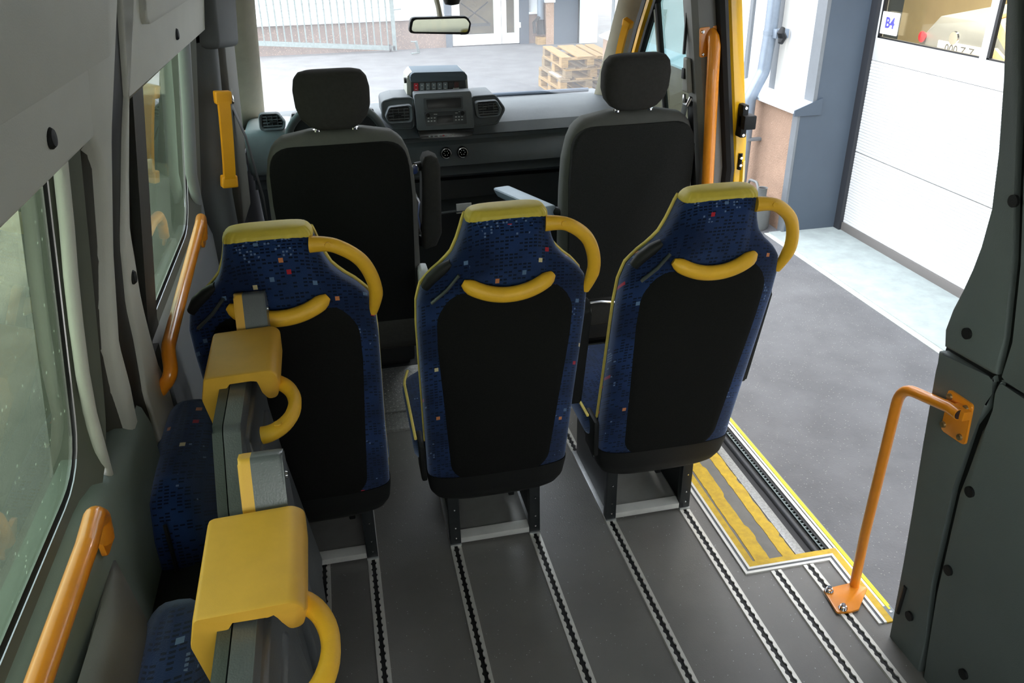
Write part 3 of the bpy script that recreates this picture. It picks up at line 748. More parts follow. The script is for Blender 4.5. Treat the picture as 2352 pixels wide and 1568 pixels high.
    mb = MB(); mb.hexa([(SX-.112, 2.29, .03), (SX+.112, 2.29, .03), (SX+.112, 2.30, .03), (SX-.112, 2.30, .03), (SX-.112, 2.29, .30), (SX+.112, 2.29, .30), (SX+.112, 2.30, .30), (SX-.112, 2.30, .30)]); fp = mb.make('front_sheet', ALUP, bs)
    for k, z in enumerate((.075, .12)):
        mb = MB()
        for dx, dz, lx, lz in ((0, 0, .016, .002), (.014, 0, .002, -.010), (.018, -.008, .006, .002)):
            mb.box((SX+.05+dx, 2.2865, z+dz-abs(lz)), (SX+.05+dx+lx, 2.2885, z+dz+abs(lz)*.2+.001))
        mb.make('stencil_mark', RUB, bs, smooth=False)
    mb = MB(); mb.box((SX+.068, 2.10, .075), (SX+.088, 2.17, .105), .005); mb.box((SX+.074, 2.15, .09), (SX+.082, 2.28, .098), .002); mb.make('release_lever', BLACKP, bs)
    mb = MB(); mb.box((SX-.15, 1.97, .29), (SX+.15, 2.36, .36), .01); mb.make('seat_pan', BLACKP, bs)
    return t
seat2 = make_seat()
seat1 = copy_tree(seat2); seat1.location.x += -.163-SX
seat3 = copy_tree(seat2); seat3.location.x += .860-SX
for ch in list(seat1.children):          # the left seat has no armrest on the aisle side
    if ch.name.startswith('armrest'): bpy.data.objects.remove(ch)
seat1['label'] = 'blue patterned minibus seat on the left of the row of three, behind the driver seat'
seat2['label'] = 'blue patterned minibus seat in the middle of the row of three'
seat3['label'] = 'blue patterned minibus seat on the right of the row of three, beside the open door'

# ================================================================== FOLDED SEATS BY THE LEFT WALL
def folded(dx, dy, label):
    t = thing('folding_seat', label, 'seat', (-.2+dx, 1.0+dy, 0), 'seats folded up against the left wall')
    O = Vector((dx, dy, 0))
    fxl = lambda x0: (lambda u, v, t_: Vector((x0+t_, u, v))+O)
    # backrest shell, a slab standing along the wall, stepped on its inner side
    prof_ = fillet([Vector((.56, .10)), Vector((.56, .86)), Vector((.66, .972)), Vector((.985, .972)), Vector((1.06, .80)), Vector((1.10, .55)), Vector((1.10, .10))], [0, .03, .03, .03, .05, .03, 0], 5)
    mb = MB(); mb.prism(prof_, fxl(-.180), -.015, .014, .005, 3); sh = mb.make('back_shell', SHELL, t)
    mb = MB(); mb.prism(prof_, fxl(-.180), -.017, -.034, .008, 3); mb.make('shell_rim', SHELLD, t)
    def slab(y0a, y1a, z1, xa, y0b, y1b, z0, xb_, m, bev=.012):
        mb = MB(); mb.hexa([Vector(q)+O for q in ((-.18, y0b, z0), (xb_, y0b, z0), (xb_, y1b, z0), (-.18, y1b, z0), (-.18, y0a, z1), (xa, y0a, z1), (xa, y1a, z1), (-.18, y1a, z1))], bev, 3); return mb.make('raised_rib', m, sh)
    slab(.68, .95, .93, -.158, .60, 1.08, .30, -.118, SHELL); slab(.72, .90, .86, -.146, .66, 1.06, .30, -.100, SHELL); slab(.76, .83, .80, -.128, .74, .90, .30, -.092, SHELL)
    mb = MB(); mb.box(Vector((-.160, .66, .05))+O, Vector((-.104, 1.02, .35))+O, .015); mb.make('seat_frame', SHELL, t)
    # yellow saddle shaped headrest cap, open below, its left leg reaching further down
    sec = fillet([Vector(q) for q in ((-.239, 1.000), (-.250, .955), (-.222, .80), (-.206, .80), (-.212, .90), (-.205, .972), (-.195, .982), (-.152, .986), (-.145, .978), (-.143, .935), (-.132, .918), (-.116, .920), (-.107, .945), (-.105, .993), (-.118, 1.004))], [.008, .02, .004, .004, .03, .012, .01, .008, .01, .01, .01, .012, .02, .020, .024], 6)
    cs_ = Vector((-.175, .97)); L = []
    for y, k in ((.800, .030), (.8015, .012), (.806, .0), (.86, 0), (.93, 0), (.982, 0), (.989, .012), (.992, .05)):
        sl = (.99-y)*.02
        L.append([Vector((q.x+(cs_.x-q.x)*k, y+(.04*min(1, max(0, (.985-q.y)/.03))*(1 if q.x > -.2 else 0) if y < .85 else 0), q.y+(cs_.y-q.y)*k-sl))+O for q in sec])
    mb = MB(); mb.loft(L); mb.make('headrest_cap', SADDLE, t, ang=50)
    # yellow loop handle on the aisle side
    pts = []
    for i in range(25):
        a = R(100-200*i/24); pts.append(Vector((-.130+.050*math.cos(a), .795+.075*math.sin(a)-.02*(i/24), .94-.02*(i/24)))+O)
    mb = MB(); mb.tube(pts, [.0125+.004*abs(i-12)/12 for i in range(25)], 14); lh = mb.make('loop_handle', HANDLE, t)
    p = pts[20]; mb = MB(); mb.lathe([(.001, 0), (.008, 0), (.0075, .0022), (.001, .0025)], p+Vector((.001, -.004, .0145)), 'z', 16); mb.make('screw_cap', HANDLE, lh)
    # armrest block beyond the headrest: yellow face, graphite body
    blk = fillet([Vector((.998, .94)), Vector((1.005, .995)), Vector((1.040, 1.060)), Vector((1.072, 1.052)), Vector((1.09, .86)), Vector((1.0, .86))], .010, 4)
    mb = MB(); mb.prism(blk, fxl(-.166), -.010, .036, .006, 3); bk = mb.make('armrest_block', SHELL, t)
    mb = MB(); mb.prism(blk, fxl(-.170), -.006, -.024, .006, 3); mb.make('armrest_face', SADDLE, bk)
    mb = MB(); mb.lathe([(.001, 0), (.006, 0), (.005, .003), (.001, .003)], Vector((-.130, 1.045, 1.02))+O, 'x', 12); mb.make('bolt', CHROME, bk)
    # upholstered cushion between shell and wall
    cu = []
    for z, h, d in ((.30, .02, .08), (.32, .055, .22), (.40, .066, .27), (.60, .070, .28), (.74, .066, .27), (.80, .05, .24), (.825, .015, .18)):
        cu.append([Vector((-.318+math.copysign(abs(math.cos(a))**.6, math.cos(a))*h*.9, .84+math.copysign(abs(math.sin(a))**.5, math.sin(a))*d*.78, z+.03))+O for a in [2*math.pi*j/28 for j in range(28)]])
    mb = MB(); mb.loft(cu); cs = mb.make('seat_cushion', FAB, t, ang=60)
    mb = MB(); mb.tube([Vector((-.318, .84-.218, .33+i*.03))+O for i in range(17)], .004, 6); mb.make('seam', PIPE if 0 else BLACKP, cs)
    mb = MB()
    mb.loft([[Vector((-.325+math.copysign(abs(math.cos(a))**.5, math.cos(a))*.068, .58+.06*math.sin(a), z+.05))+O for a in [2*math.pi*j/20 for j in range(20)]] for z in (.10, .40, .60, .655)])
    mb.make('leather_bolster', mat('black leatherette', (30, 33, 31), .4, bump=.3, bscale=250, var=.05), t)
    mb = MB(); mb.tube([Vector((-.262, 1.12, .78))+O, Vector((-.255, .95, .70))+O, Vector((-.25, .85, .50))+O], .018, 8, flat=.18); mb.make('belt_strap', RUB, t)
    mb = MB(); mb.tube([Vector((-.25, .86, .56))+O, Vector((-.235, .83, .54))+O, Vector((-.235, .82, .50))+O, Vector((-.25, .85, .48))+O], .004, 8); mb.make('belt_buckle', CHROME, t)
    mb = MB(); mb.box(Vector((-.40, .80, 0))+O, Vector((-.22, 1.18, .32))+O, .02); mb.make('folding_base', BLK2, t)
    return t
folded(0, 0, 'folded seat nearest the camera with a large yellow headrest cap and loop handle')
folded(-.055, .62, 'second folded seat, directly behind the left blue seat, with a yellow headrest cap')

# ================================================================== CAB
# ---- cab seats
def cab_seat(cx, label, plain_back):
    t = thing('cab_seat', label, 'seat', (cx, 2.7, 0), 'charcoal cab seats')
    yb = lambda z: 2.665-(z-.45)*.10+.02
    wz = [(.44, .215), (.50, .228), (.70, .238), (.90, .240), (1.02, .236), (1.09, .222), (1.13, .205), (1.155, .178), (1.168, .145), (1.174, .09)]
    def W(z):
        for a, b in zip(wz, wz[1:]):
            if a[0] <= z <= b[0]: return a[1]+(b[1]-a[1])*(z-a[0])/(b[0]-a[0])
        return .09
    rings = []
    for z in zs(.44, 1.174, 44):
        w_ = W(z); d_ = .06*(1-max(0, (z-1.12)/.054)**2*.55)
        rings.append([Vector((cx+math.copysign(abs(math.cos(a))**.5, math.cos(a))*w_, yb(z)+.05+math.copysign(abs(math.sin(a))**.5, math.sin(a))*d_, z)) for a in [2*math.pi*j/44 for j in range(44)]])
    mb = MB(); mb.loft(rings); mb.make('backrest', CABRIM, t, ang=60)
    pan = fillet([Vector((-.205, .40)), Vector((.205, .40)), Vector((.222, .95)), Vector((.215, 1.135)), Vector((-.215, 1.135)), Vector((-.222, .95))], [.03, .03, .1, .085, .085, .1], 7)
    mb = MB(); mb.prism(pan, lambda u, v, t_: (cx+u, yb(v)-.006-t_, v), -.02, .010, .012, 3); mb.make('back_panel', BLACKB if plain_back else mat('lit back carpet', (42, 42, 40), .95, var=.15, scale=300, bump=.3, bscale=500, spec=.1), t)  # passenger panel is a paler copy, the light on it put into the colour
    # headrest
    hz = [(1.178, .055, .028), (1.19, .080, .036), (1.215, .102, .044), (1.25, .114, .048), (1.30, .116, .048), (1.335, .109, .044), (1.352, .094, .034), (1.358, .07, .018)]
    mb = MB(); rg = []
    for i in range(30):
        z = 1.178+(1.358-1.178)*i/29
        for a, b in zip(hz, hz[1:]):
            if a[0]-1e-6 <= z <= b[0]+1e-6: k = (z-a[0])/(b[0]-a[0]); w_ = a[1]+(b[1]-a[1])*k; d_ = a[2]+(b[2]-a[2])*k
        rg.append([Vector((cx+math.copysign(abs(math.cos(a))**.55, math.cos(a))*w_, yb(1.17)+.035-(z-1.17)*.12+math.copysign(abs(math.sin(a))**.6, math.sin(a))*d_, z)) for a in [2*math.pi*j/36 for j in range(36)]])
    mb.loft(rg); hr = mb.make('headrest', CABF, t, ang=70)
    for s_ in (-1, 1):
        mb = MB(); mb.tube([(cx+s_*.058, yb(1.17)+.03, 1.16), (cx+s_*.058, yb(1.17)+.026, 1.20)], .006, 10); mb.lathe([(.001, 0), (.012, 0), (.012, .006), (.001, .006)], (cx+s_*.058, yb(1.17)+.03, 1.172)); mb.make('headrest_post', CHROME, hr)
    mb = MB(); mb.box((cx-.23, 2.66, .36), (cx+.23, 3.14, .50), .04, 3); mb.make('seat_cushion', CABF, t)
    mb = MB(); mb.box((cx-.20, 3.03, .10), (cx+.20, 3.30, .34), .02); mb.box((cx-.20, 2.74, .27), (cx+.20, 3.30, .37), .02); mb.make('pedestal', BLACKP, t)
    return t
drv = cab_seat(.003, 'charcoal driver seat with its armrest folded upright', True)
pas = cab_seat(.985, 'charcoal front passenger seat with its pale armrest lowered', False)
# driver armrest folded up
arm = fillet([Vector((2.66, 1.045)), Vector((2.745, 1.055)), Vector((2.755, .78)), Vector((2.70, .735)), Vector((2.645, .75))], [.035, .03, .04, .04, .03], 6)
mb = MB(); mb.prism([Vector((.249, .745)), Vector((.262, .735)), Vector((.300, .745)), Vector((.322, .79)), Vector((.330, 1.02)), Vector((.322, 1.05)), Vector((.300, 1.062)), Vector((.280, 1.058)), Vector((.270, 1.04))], lambda u, v, t_: (u, 2.745-t_, v), 0, .075, .014, 3); mb.make('armrest', CABF, drv, ang=50)
mb = MB(); mb.tube([(.245, 2.70, 1.02), (.268, 2.71, 1.02)], .016, 12); mb.tube([(.245, 2.70, .76), (.27, 2.71, .76)], .02, 12); mb.make('armrest_hinge', BLACKP, drv)
mb = MB(); mb.lathe([(.001, 0), (.017, 0), (.015, .008), (.001, .01)], (.240, 2.66, 1.025), 'y', 16); mb.make('hinge_cap', CHROME, drv)
mb = MB(); mb.tube([(.232, 2.67, .95), (.248, 2.675, .91), (.24, 2.68, .86), (.25, 2.69, .80)], .008, 8); mb.make('hinge_bracket', CHROME, drv)
mb = MB(); mb.box((.225, 2.62, .60), (.262, 2.70, .68), .012); mb.make('recliner_knob', WHITEP, drv)
mb = MB(); mb.tube([(.232, 2.66, .61), (.25, 2.64, .55), (.245, 2.66, .50)], .009, 8); mb.make('belt_buckle', CHROME, drv)
mb = MB(); mb.lathe([(.001, 0), (.022, 0), (.022, .02), (.001, .02)], (.175, 2.69, .44), 'y', 14); mb.tube([(.12, 2.68, .46), (.19, 2.675, .425), (.20, 2.69, .38)], .007, 8); mb.make('seat_latch', CHROME, drv)
# passenger armrest, lowered
a0, a1, a2, a3 = (.555, 2.98, .845), (.625, 2.98, .85), (.742, 2.70, .845), (.668, 2.69, .845)
mb = MB()
mb.hexa([(.575, 2.96, .81), (.63, 2.96, .81), (.735, 2.70, .80), (.685, 2.69, .80), a0, a1, a2, a3], .012, 3); mb.make('armrest', PALEARM, pas)
mb = MB(); mb.tube([(.735, 2.71, .822), (.755, 2.69, .822)], .016, 12); mb.make('armrest_hinge', BLACKP, pas)
# storage rail below the passenger seat seen between the blue seats
mb = MB(); mb.tube([(.735, 2.66, .47), (.90, 2.655, .475), (.97, 2.66, .46)], .006, 8); mb.make('release_bar', CHROME, pas)

# ---- dashboard
dsh = thing('dashboard', 'charcoal dashboard under the windscreen with vents, radio and heater knobs', 'dashboard', (.48, 3.7, .1))
def dz(x):            # upper edge, dropping towards the left end beyond the instrument hood
    return 1.0
def sect(x):
    top = .985+.005*max(0, x-.6)
    return [(4.15, top-.02), (3.86, top+.008), (3.80, top+.010), (3.66, top-.002), (3.60, top-.035), (3.575, top-.075), (3.60, top-.085), (3.60, top-.10), (3.575, top-.115), (3.55, top-.17), (3.545, top-.20), (3.60, top-.215), (3.59, top-.225), (3.56, top-.245), (3.66, top-.26), (3.72, .55), (3.75, .10), (4.15, .10)]
mb = MB(); mb.loft([[Vector((x, y, z)) for y, z in sect(x)] for x in zs(-.36, 1.32, 28)]); mb.make('dash_body', DASH, dsh, ang=28)
# dark recess below
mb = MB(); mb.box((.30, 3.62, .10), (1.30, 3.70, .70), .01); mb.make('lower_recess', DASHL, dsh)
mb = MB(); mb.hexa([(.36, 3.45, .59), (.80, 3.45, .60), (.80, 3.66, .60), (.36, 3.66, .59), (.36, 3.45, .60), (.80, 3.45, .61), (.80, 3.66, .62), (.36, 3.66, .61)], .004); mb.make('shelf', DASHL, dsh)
mb = MB(); mb.tube([(.40, 3.445, .605), (.74, 3.44, .622)], .006, 8); mb.make('shelf_edge', FRAMEG, dsh)
a_, b_ = P(1049, 485, y=3.43), P(1083, 466, y=3.43); mb = MB(); mb.box((a_.x, 3.43, a_.z), (b_.x, 3.438, b_.z), .001); mb.box((a_.x, 3.435, a_.z-.01), (b_.x, 3.47, .60)); mb.make('sticker', PAPER, dsh)
# top edge lip of the tray in front of the passenger
mb = MB(); mb.tube([(.64, 3.98, .988), (.66, 4.0, .992), (1.25, 4.0, .992)], .010, 8); mb.make('tray_lip', mat('blue grey dash top', (84, 94, 106), .7, spec=.25, bump=.2, bscale=400, var=.03), dsh)
# instrument hood and left pod
mb = MB()
rg = []
for i in range(17):
    a = math.pi*i/16; rg.append([Vector((.0+.185*math.cos(a)*k, 3.52+dy, .985+.085*math.sin(a)*k2)) for k, dy, k2 in ((1, 0, 1), (1.03, .02, 1.06), (1.0, .30, .6), (.95, .30, .4), (.93, .02, .9))])
mb.loft(rg); mb.make('instrument_hood', DASH, dsh)
mb = MB(); mb.box((-.17, 3.56, .90), (.17, 3.60, 1.05), .01); mb.make('instrument_panel', RUB, dsh)
mb = MB(); mb.box((-.37, 3.52, .80), (-.17, 3.80, .998), .03, 3); mb.make('dash_end', mat('grey dash end', (116, 122, 122), .6, bump=.2, bscale=400, var=.03), dsh)
# vents
def vent(poly, y, nm_slats, face, lab=None):
    """air vent: rim ring, dark duct, slats"""
    pv = [Vector(p) for p in poly]; c = sum(pv, Vector((0, 0)))/len(pv)
    rim = fillet(pv, .018, 5); inn = fillet([c+(p-c)*.80 for p in pv], .014, 5)
    mb = MB(); f_ = lambda p, yy: Vector((p.x, yy-(p.y-1.0)*-.25, p.y))
    mb.loft([[f_(p, y+.02) for p in rim], [f_(p, y-.008) for p in rim], [f_(c+(p-c)*.94, y-.012) for p in rim], [f_(p, y-.004) for p in inn], [f_(p, y+.03) for p in inn]], cap=False)
    v = mb.make('air_vent', face, dsh)
    mb = MB(); mb.prism(inn, lambda u, w_, t_: (u, y+.02+(w_-1.0)*.25-t_, w_), 0, .006); mb.make('duct', RUB, v, smooth=False)
    x0, x1 = min(p.x for p in inn), max(p.x for p in inn); z0, z1 = min(p.y for p in inn), max(p.y for p in inn)
    for k in range(nm_slats):
        z = z0+(z1-z0)*(k+.7)/(nm_slats+.4); mb = MB(); mb.box((x0+.004, y-.0, z-.0018), (x1-.004, y+.016, z+.0018)); o = mb.make('slat', mat('vent slat', (96, 99, 100), .6, var=.03), v, smooth=False); o.location.y = (z-1.0)*.25
    for k in range(3):
        x = x0+(x1-x0)*(k+1)/4; mb = MB(); mb.box((x-.001, y+.004, z0+.004), (x+.001, y+.016, z1-.004)); mb.make('vane', face, v, smooth=False)
    mb = MB(); mb.box((c.x-.015, y-.006, c.y-.005), (c.x+.015, y+.004, c.y+.003), .002); mb.make('vent_tab', BLACKP, v)
YV = 3.52
def pv(*pp): return [(lambda q: (q.x, q.z))(P(a, b, y=YV)) for a, b in pp]
vent(pv((592, 262), (638, 260), (656, 280), (655, 296), (597, 300)), YV, 4, DASH)
vent(pv((893, 246), (948, 240), (949, 280), (892, 283), (884, 268)), YV, 4, DASH)
vent(pv((1090, 234), (1142, 230), (1152, 250), (1148, 266), (1094, 271)), YV, 5, DASH)
# vent surrounds
for pp in (((878, 238), (905, 230), (952, 228), (952, 296), (905, 296), (880, 272)), ((1085, 226), (1140, 222), (1162, 252), (1142, 284), (1088, 290))):
    pts = [Vector((x, YV+.018+(z-1)*.25, z)) for x, z in pv(*pp)]
    mb = MB(); mb.tube(fillet(pts, .02, 4), .0045, 8, closed=True); mb.make('vent_surround', DASH, dsh)
    mb = MB(); mb.prism(fillet([p_.xz for p_ in pts], .02, 4), lambda u, v, t_: (u, YV+.020+(v-1)*.25-t_, v), -.20, .0); mb.make('vent_housing', DASH, dsh)
# radio console
YRD = 3.50
def fr(u, v, t_): return Vector((u, YRD+(v-1.0)*.28-t_, v))
def q2(px, py):
    p = P(px, py, y=YRD)
    for _ in range(5): p = P(px, py, y=YRD+(p.z-1.0)*.28)
    return Vector((p.x, p.z))
rc = thing('radio_console', 'upright radio console with a dark display in the middle of the dashboard', 'radio', (q2(1020, 300).x, 3.5, .9))
def plate(pp, m, name, parent, t0, t1, bev=.002, r=.004):
    mb = MB(); mb.prism(fillet([q2(*p) for p in pp], r, 4), fr, t0, t1, bev); return mb.make(name, m, parent)
plate(((951, 216), (1082, 209), (1090, 294), (959, 300)), DASH, 'fascia', rc, -.07, .0, .006, .008)
plate(((960, 301), (1090, 295), (1087, 310), (1068, 315), (965, 319)), mat('gloss black', (14, 15, 16), .25), 'button_bar', rc, -.06, -.006, .004, .006)
plate(((972, 225), (1062, 220), (1063, 250), (975, 254)), mat('console inner frame', (58, 62, 64), .5, var=.04), 'display_frame', rc, -.004, .004, .002)
plate(((978, 228), (1058, 223), (1059, 246), (982, 250)), SCREEN, 'display', rc, -.002, .0055, .001)
plate(((974, 258), (1070, 253), (1072, 284), (978, 289)), mat('radio face', (44, 47, 49), .4, var=.04), 'radio', rc, -.004, .003, .001)
plate(((1003, 266), (1040, 263), (1041, 280), (1004, 283)), SCREEN, 'radio_display', rc, -.002, .0045, .0005)
for px, py in ((982, 263), (1061, 258)):
    c = q2(px, py); mb = MB(); mb.lathe([(.001, 0), (.010, 0), (.009, .012), (.001, .013)], (c.x, YRD+(c.y-1)*.28-.003, c.y), 'y', 16); mb.make('dial', BLACKP, rc)
n_ = 0
for r_ in range(2):
    for c_ in range(3):
        for bx in (984, 1047):
            px, py = bx+c_*7-r_*0, 271+r_*7-(3 if bx > 1000 else 0)-c_*.4
            plate(((px-2, py-1.2), (px+2, py-1.4), (px+2, py+1.2), (px-2, py+1.4)), mat('pale button', (150, 154, 152), .4), 'button', rc, 0, .005, .0004, 0)
for px, py, m in ((987, 314, 'pale button'), (997, 313.5, 'pale button'), (1008, 313, 'pale button'), (1019, 312, 'red switch'), (1030, 311.5, 'pale button'), (1040, 311, 'pale button')):
    plate(((px-2, py-1.2), (px+2, py-1.3), (px+2, py+1.1), (px-2, py+1.2)), MATS[m], 'button', rc, -.008, -.003, .0003, 0)
for px, py, wd in ((985, 262, 3), (1000, 262, 4), (1048, 259, 3), (1057, 256, 4)):
    plate(((px-wd, py-.8), (px+wd, py-.9), (px+wd, py+.8), (px-wd, py+.9)), MATS['pale button'], 'legend', rc, 0, .0034, 0, 0)
# switch box on top of the dash
YS = 3.62
sb = thing('switch_box', 'grey switch box with a row of rocker switches, one red, on the dashboard top', 'switch panel', (.45, YS, 1.0))
def s2(px, py): p = P(px, py, y=YS); return Vector((p.x, p.z))
def splate(pp, m, name, parent, y0, y1, bev=.002, r=.004):
    mb = MB(); mb.prism(fillet([s2(*p) for p in pp], r, 4), lambda u, v, t_: (u, YS-t_, v), y0, y1, bev); return mb.make(name, m, parent)
splate(((935, 178), (945, 166), (1065, 163), (1074, 174), (1078, 235), (936, 240)), mat('pale box side', (150, 150, 140), .6, var=.03), 'box_body', sb, -.16, -.012, .006, .01)
splate(((941, 172), (948, 165), (1063, 162), (1070, 171), (1071, 182), (942, 187)), mat('blue grey hood', (80, 90, 98), .8, spec=.2, bump=.2, bscale=400, var=.04), 'hood', sb, -.16, .022, .006, .008)
splate(((944, 186), (1069, 181), (1073, 232), (946, 236)), mat('switch plate', (40, 42, 44), .5, var=.04), 'switch_plate', sb, -.02, -.002, .001)
for k in range(8):
    x = 949+k*12.6 if k < 7 else 1043
    col = RED if k == 0 else mat('grey switch', (112, 124, 130), .35) if k < 6 else SCREEN
    x = (955.5, 969, 982.5, 996, 1009.5, 1022.5, 1035, 1048)[k]
    if k == 7: col = mat('dark red lens', (70, 26, 22), .3)
    y0 = 191-k*.45
    s_ = splate(((x-5, y0), (x+5, y0-.3), (x+5.6, y0+20), (x-4.6, y0+20.3)), col, 'rocker_switch', sb, -.004, .004, .002, .001)
    if k < 6:
        splate(((x-1.2, y0+4), (x+1.2, y0+4), (x+1.2, y0+6), (x-1.2, y0+6)), WHITEP, 'mark', s_, .003, .0046, 0, 0)
        splate(((x-2.4, y0+13), (x+2.4, y0+13), (x+2.4, y0+14.2), (x-2.4, y0+14.2)), WHITEP, 'mark', s_, .003, .0046, 0, 0)
splate(((1040, 202), (1054, 201), (1054, 208), (1040, 209)), WHITEP, 'white_tab', sb, -.002, .008, .001, .001)
mb = MB(); p = s2(934, 187); mb.lathe([(.001, 0), (.012, 0), (.012, .01), (.001, .01)], (p.x-.008, YS+.03, p.y), 'x', 14); mb.make('side_knob', BLACKP, sb)
# heater knobs
for px, py in ((1025, 352), (1063, 350)):
    c = P(px, py, y=3.535)
    mb = MB(); mb.lathe([(.001, 0), (.026, 0), (.026, .006), (.024, .008), (.001, .008)], (c.x, 3.545, c.z), 'y', 24); k = mb.make('heater_knob', BLACKP, dsh)
    mb = MB(); mb.lathe([(.019, .008), (.0225, .008), (.0225, .014), (.019, .015), (.019, .008)], (c.x, 3.545, c.z), 'y', 28); mb.make('chrome_ring', CHROME, k)
    for a in range(6):
        mb = MB(); mb.lathe([(.0003, .008), (.0022, .008), (.002, .010), (.0003, .010)], (c.x+.010*math.cos(a*1.047), 3.545, c.z+.010*math.sin(a*1.047)), 'y', 8); mb.make('pip', WHITEP, k)
# steering wheel
stw = thing('steering_wheel', 'grey steering wheel half hidden behind the driver headrest', 'steering wheel', (.003, 3.30, 1.02))
M_ = Matrix.Translation((.003, 3.31, .985)) @ Matrix.Rotation(R(-62), 4, 'X')
ringp = [M_ @ Vector((.185*math.cos(2*math.pi*i/48), 0+.185*math.sin(2*math.pi*i/48), 0)) for i in range(48)]
mb = MB(); mb.tube(ringp, .015, 12, closed=True); mb.make('rim', mat('steering wheel grey', (92, 98, 96), .5, var=.03), stw)
mb = MB(); mb.loft([[M_ @ Vector((.07*k*math.cos(a), .055*k*math.sin(a), z)) for a in [2*math.pi*j/20 for j in range(20)]] for k, z in ((.6, -.05), (1, -.03), (1, 0), (.6, .018))]); mb.make('hub', BLACKP, stw)
mb = MB(); mb.tube([M_ @ Vector((0, 0, -.04)), Vector((.003, 3.62, .84))], .045, 12); mb.make('steering_column', BLACKP, stw)
for sgn in (-1, 1):
    mb = MB(); mb.tube([M_ @ Vector((sgn*.06, 0, -.01)), M_ @ Vector((sgn*.18, 0, 0))], .014, 8, flat=.5); mb.make('spoke', BLACKP, stw)
# gear lever side of the dash: grey lid pocket at left door
# ---- windscreen, pillars, header
def xl(z): return -.335+(z-1.0)*.13
def xr(z): return 1.275-(z-1.0)*.13
yws = lambda z: 4.10-(z-.985)*1.02
mb = MB()
mb.grid(lambda u, v: (lambda z: Vector((xl(z)-.05+(xr(z)-xl(z)+.10)*u, yws(z)-.22*(2*u-1)**2, z)))(.965+.72*v), 20, 4)
smesh(mb.make('window_3', GL_WS), 'windscreen')
apl = struct('trim_3', 'beige left windscreen pillar trim'); apr = struct('trim_4', 'beige right windscreen pillar trim')
def apillar(s_, parent):
    rg = []
    for i in range(12):
        z = .94+(1.75-.94)*i/11; x = xl(z) if s_ < 0 else xr(z); y = yws(z)-.23
        rg.append([Vector((x+s_*dx, y+dy, z)) for dx, dy in ((-.030, -.03), (-.038, .0), (-.025, .03), (.03, .05), (.09, .02), (.095, -.05), (.05, -.10), (.0, -.075))])
    mb = MB(); mb.loft(rg); mb.make('pillar_trim', BEIGE, parent)
apillar(-1, apl); apillar(1, apr)
mb = MB(); mb.box((-.30, 3.10, 1.62), (1.22, 3.60, 1.70), .03, 3); hd = smesh(mb.make('trim_5', BEIGE), 'roof header over the windscreen')
# side of the cab, left: door card, window, dark gap
cdl = struct('door_1', 'driver door with dark card and side glass')
mb = MB(); mb.box((-.47, 2.80, .05), (-.40, 4.9, .84), .02); mb.make('door_card', DASHL, cdl)
mb = MB(); mb.box((-.42, 3.02, .835), (-.372, 3.52, .872), .012, 3); mb.make('armrest_ledge', PALEARM, cdl)  # pale colour holds the light reflected on its top
mb = MB(); mb.hexa([(-.46, 2.82, .98), (-.44, 2.82, .98), (-.44, 3.90, .98), (-.46, 3.90, .98), (-.40, 2.82, 1.62), (-.39, 2.82, 1.62), (-.39, 3.35, 1.62), (-.40, 3.35, 1.62)]); mb.make('door_glass', GL_CAB, cdl, smooth=False)
mb = MB(); mb.box((-.475, 2.80, .82), (-.41, 4.9, .99), .015); mb.make('door_waist', BEIGE, cdl)
# left B pillar trim
bpl = struct('trim_6', 'dark grey left pillar trim behind the driver door')
def wxb(z): return -.352+max(0, z-1.0)*.08
mb = MB(); rg = []
for z in zs(-.02, 1.95, 16):
    x = wxb(z); rg.append([Vector((x+dx, 2.80+dy, z)) for dx, dy in ((-.11, -.18), (-.035, -.18), (-.012, -.165), (.0, -.14), (.0, -.055), (-.008, -.035), (-.03, -.03), (-.03, .0), (-.022, .012), (-.022, .075), (-.05, .10), (-.11, .10))])
mb.loft(rg); mb.make('pillar_trim', TRIMD, bpl)
mb = MB(); mb.hexa([(-.42, 2.62, 1.43), (-.30, 2.62, 1.43), (-.27, 2.92, 1.40), (-.42, 2.92, 1.40), (-.42, 2.62, 1.95), (-.26, 2.62, 1.95), (-.22, 2.95, 1.95), (-.42, 2.95, 1.95)], .02, 3); mb.make('roof_corner', TRIMD, bpl)
mb = MB(); mb.hexa([(-.41, 2.89, .80), (-.352, 2.89, .80), (-.345, 3.16, .80), (-.41, 3.16, .80), (-.36, 2.89, 1.75), (-.292, 2.89, 1.75), (-.285, 3.16, 1.75), (-.36, 3.16, 1.75)], .012, 3); mb.make('door_frame_trim', mat('warm grey frame trim', (112, 110, 102), .6, bump=.15, bscale=400, var=.03), bpl)
gh = thing('pillar_grab_rail', 'amber yellow grab rail on the dark left pillar behind the driver door', 'grab rail', (-.34, 2.72, 1.0))
def bar_handle(parent, a, b, nrm, wd, m):
    """moulded grip: two feet and a bowed flat bar"""
    a, b, nrm = Vector(a), Vector(b), Vector(nrm).normalized(); ax = (b-a).normalized(); sd = ax.cross(nrm)
    for p in (a, b):
        s_ = 1 if p == a else -1
        mb = MB(); vs = []
        for h in (0, .030):
            for u, v in ((-.004, -wd*.62), (.034, -wd*.58), (.034, wd*.58), (-.004, wd*.62)): vs.append(p+ax*u*s_+sd*v+nrm*h)
        mb.hexa(vs, .006, 3); mb.make('handle_foot', m, parent)
    rg = []
    for i in range(15):
        t_ = i/14; p = a.lerp(b, .06+.88*t_)+nrm*(.022+.010*math.sin(math.pi*t_)**.5)
        rg.append([p+sd*u*wd*.46+nrm*v for u, v in ((-1, -.006), (-.9, .006), (.9, .006), (1, -.006))])
    mb = MB(); mb.loft(rg); mb.make('handle_bar', m, parent)
bar_handle(gh, P(507, 210, y=2.615), P(524, 424, y=2.615), (.35, -.93, 0), .040, YEL2)
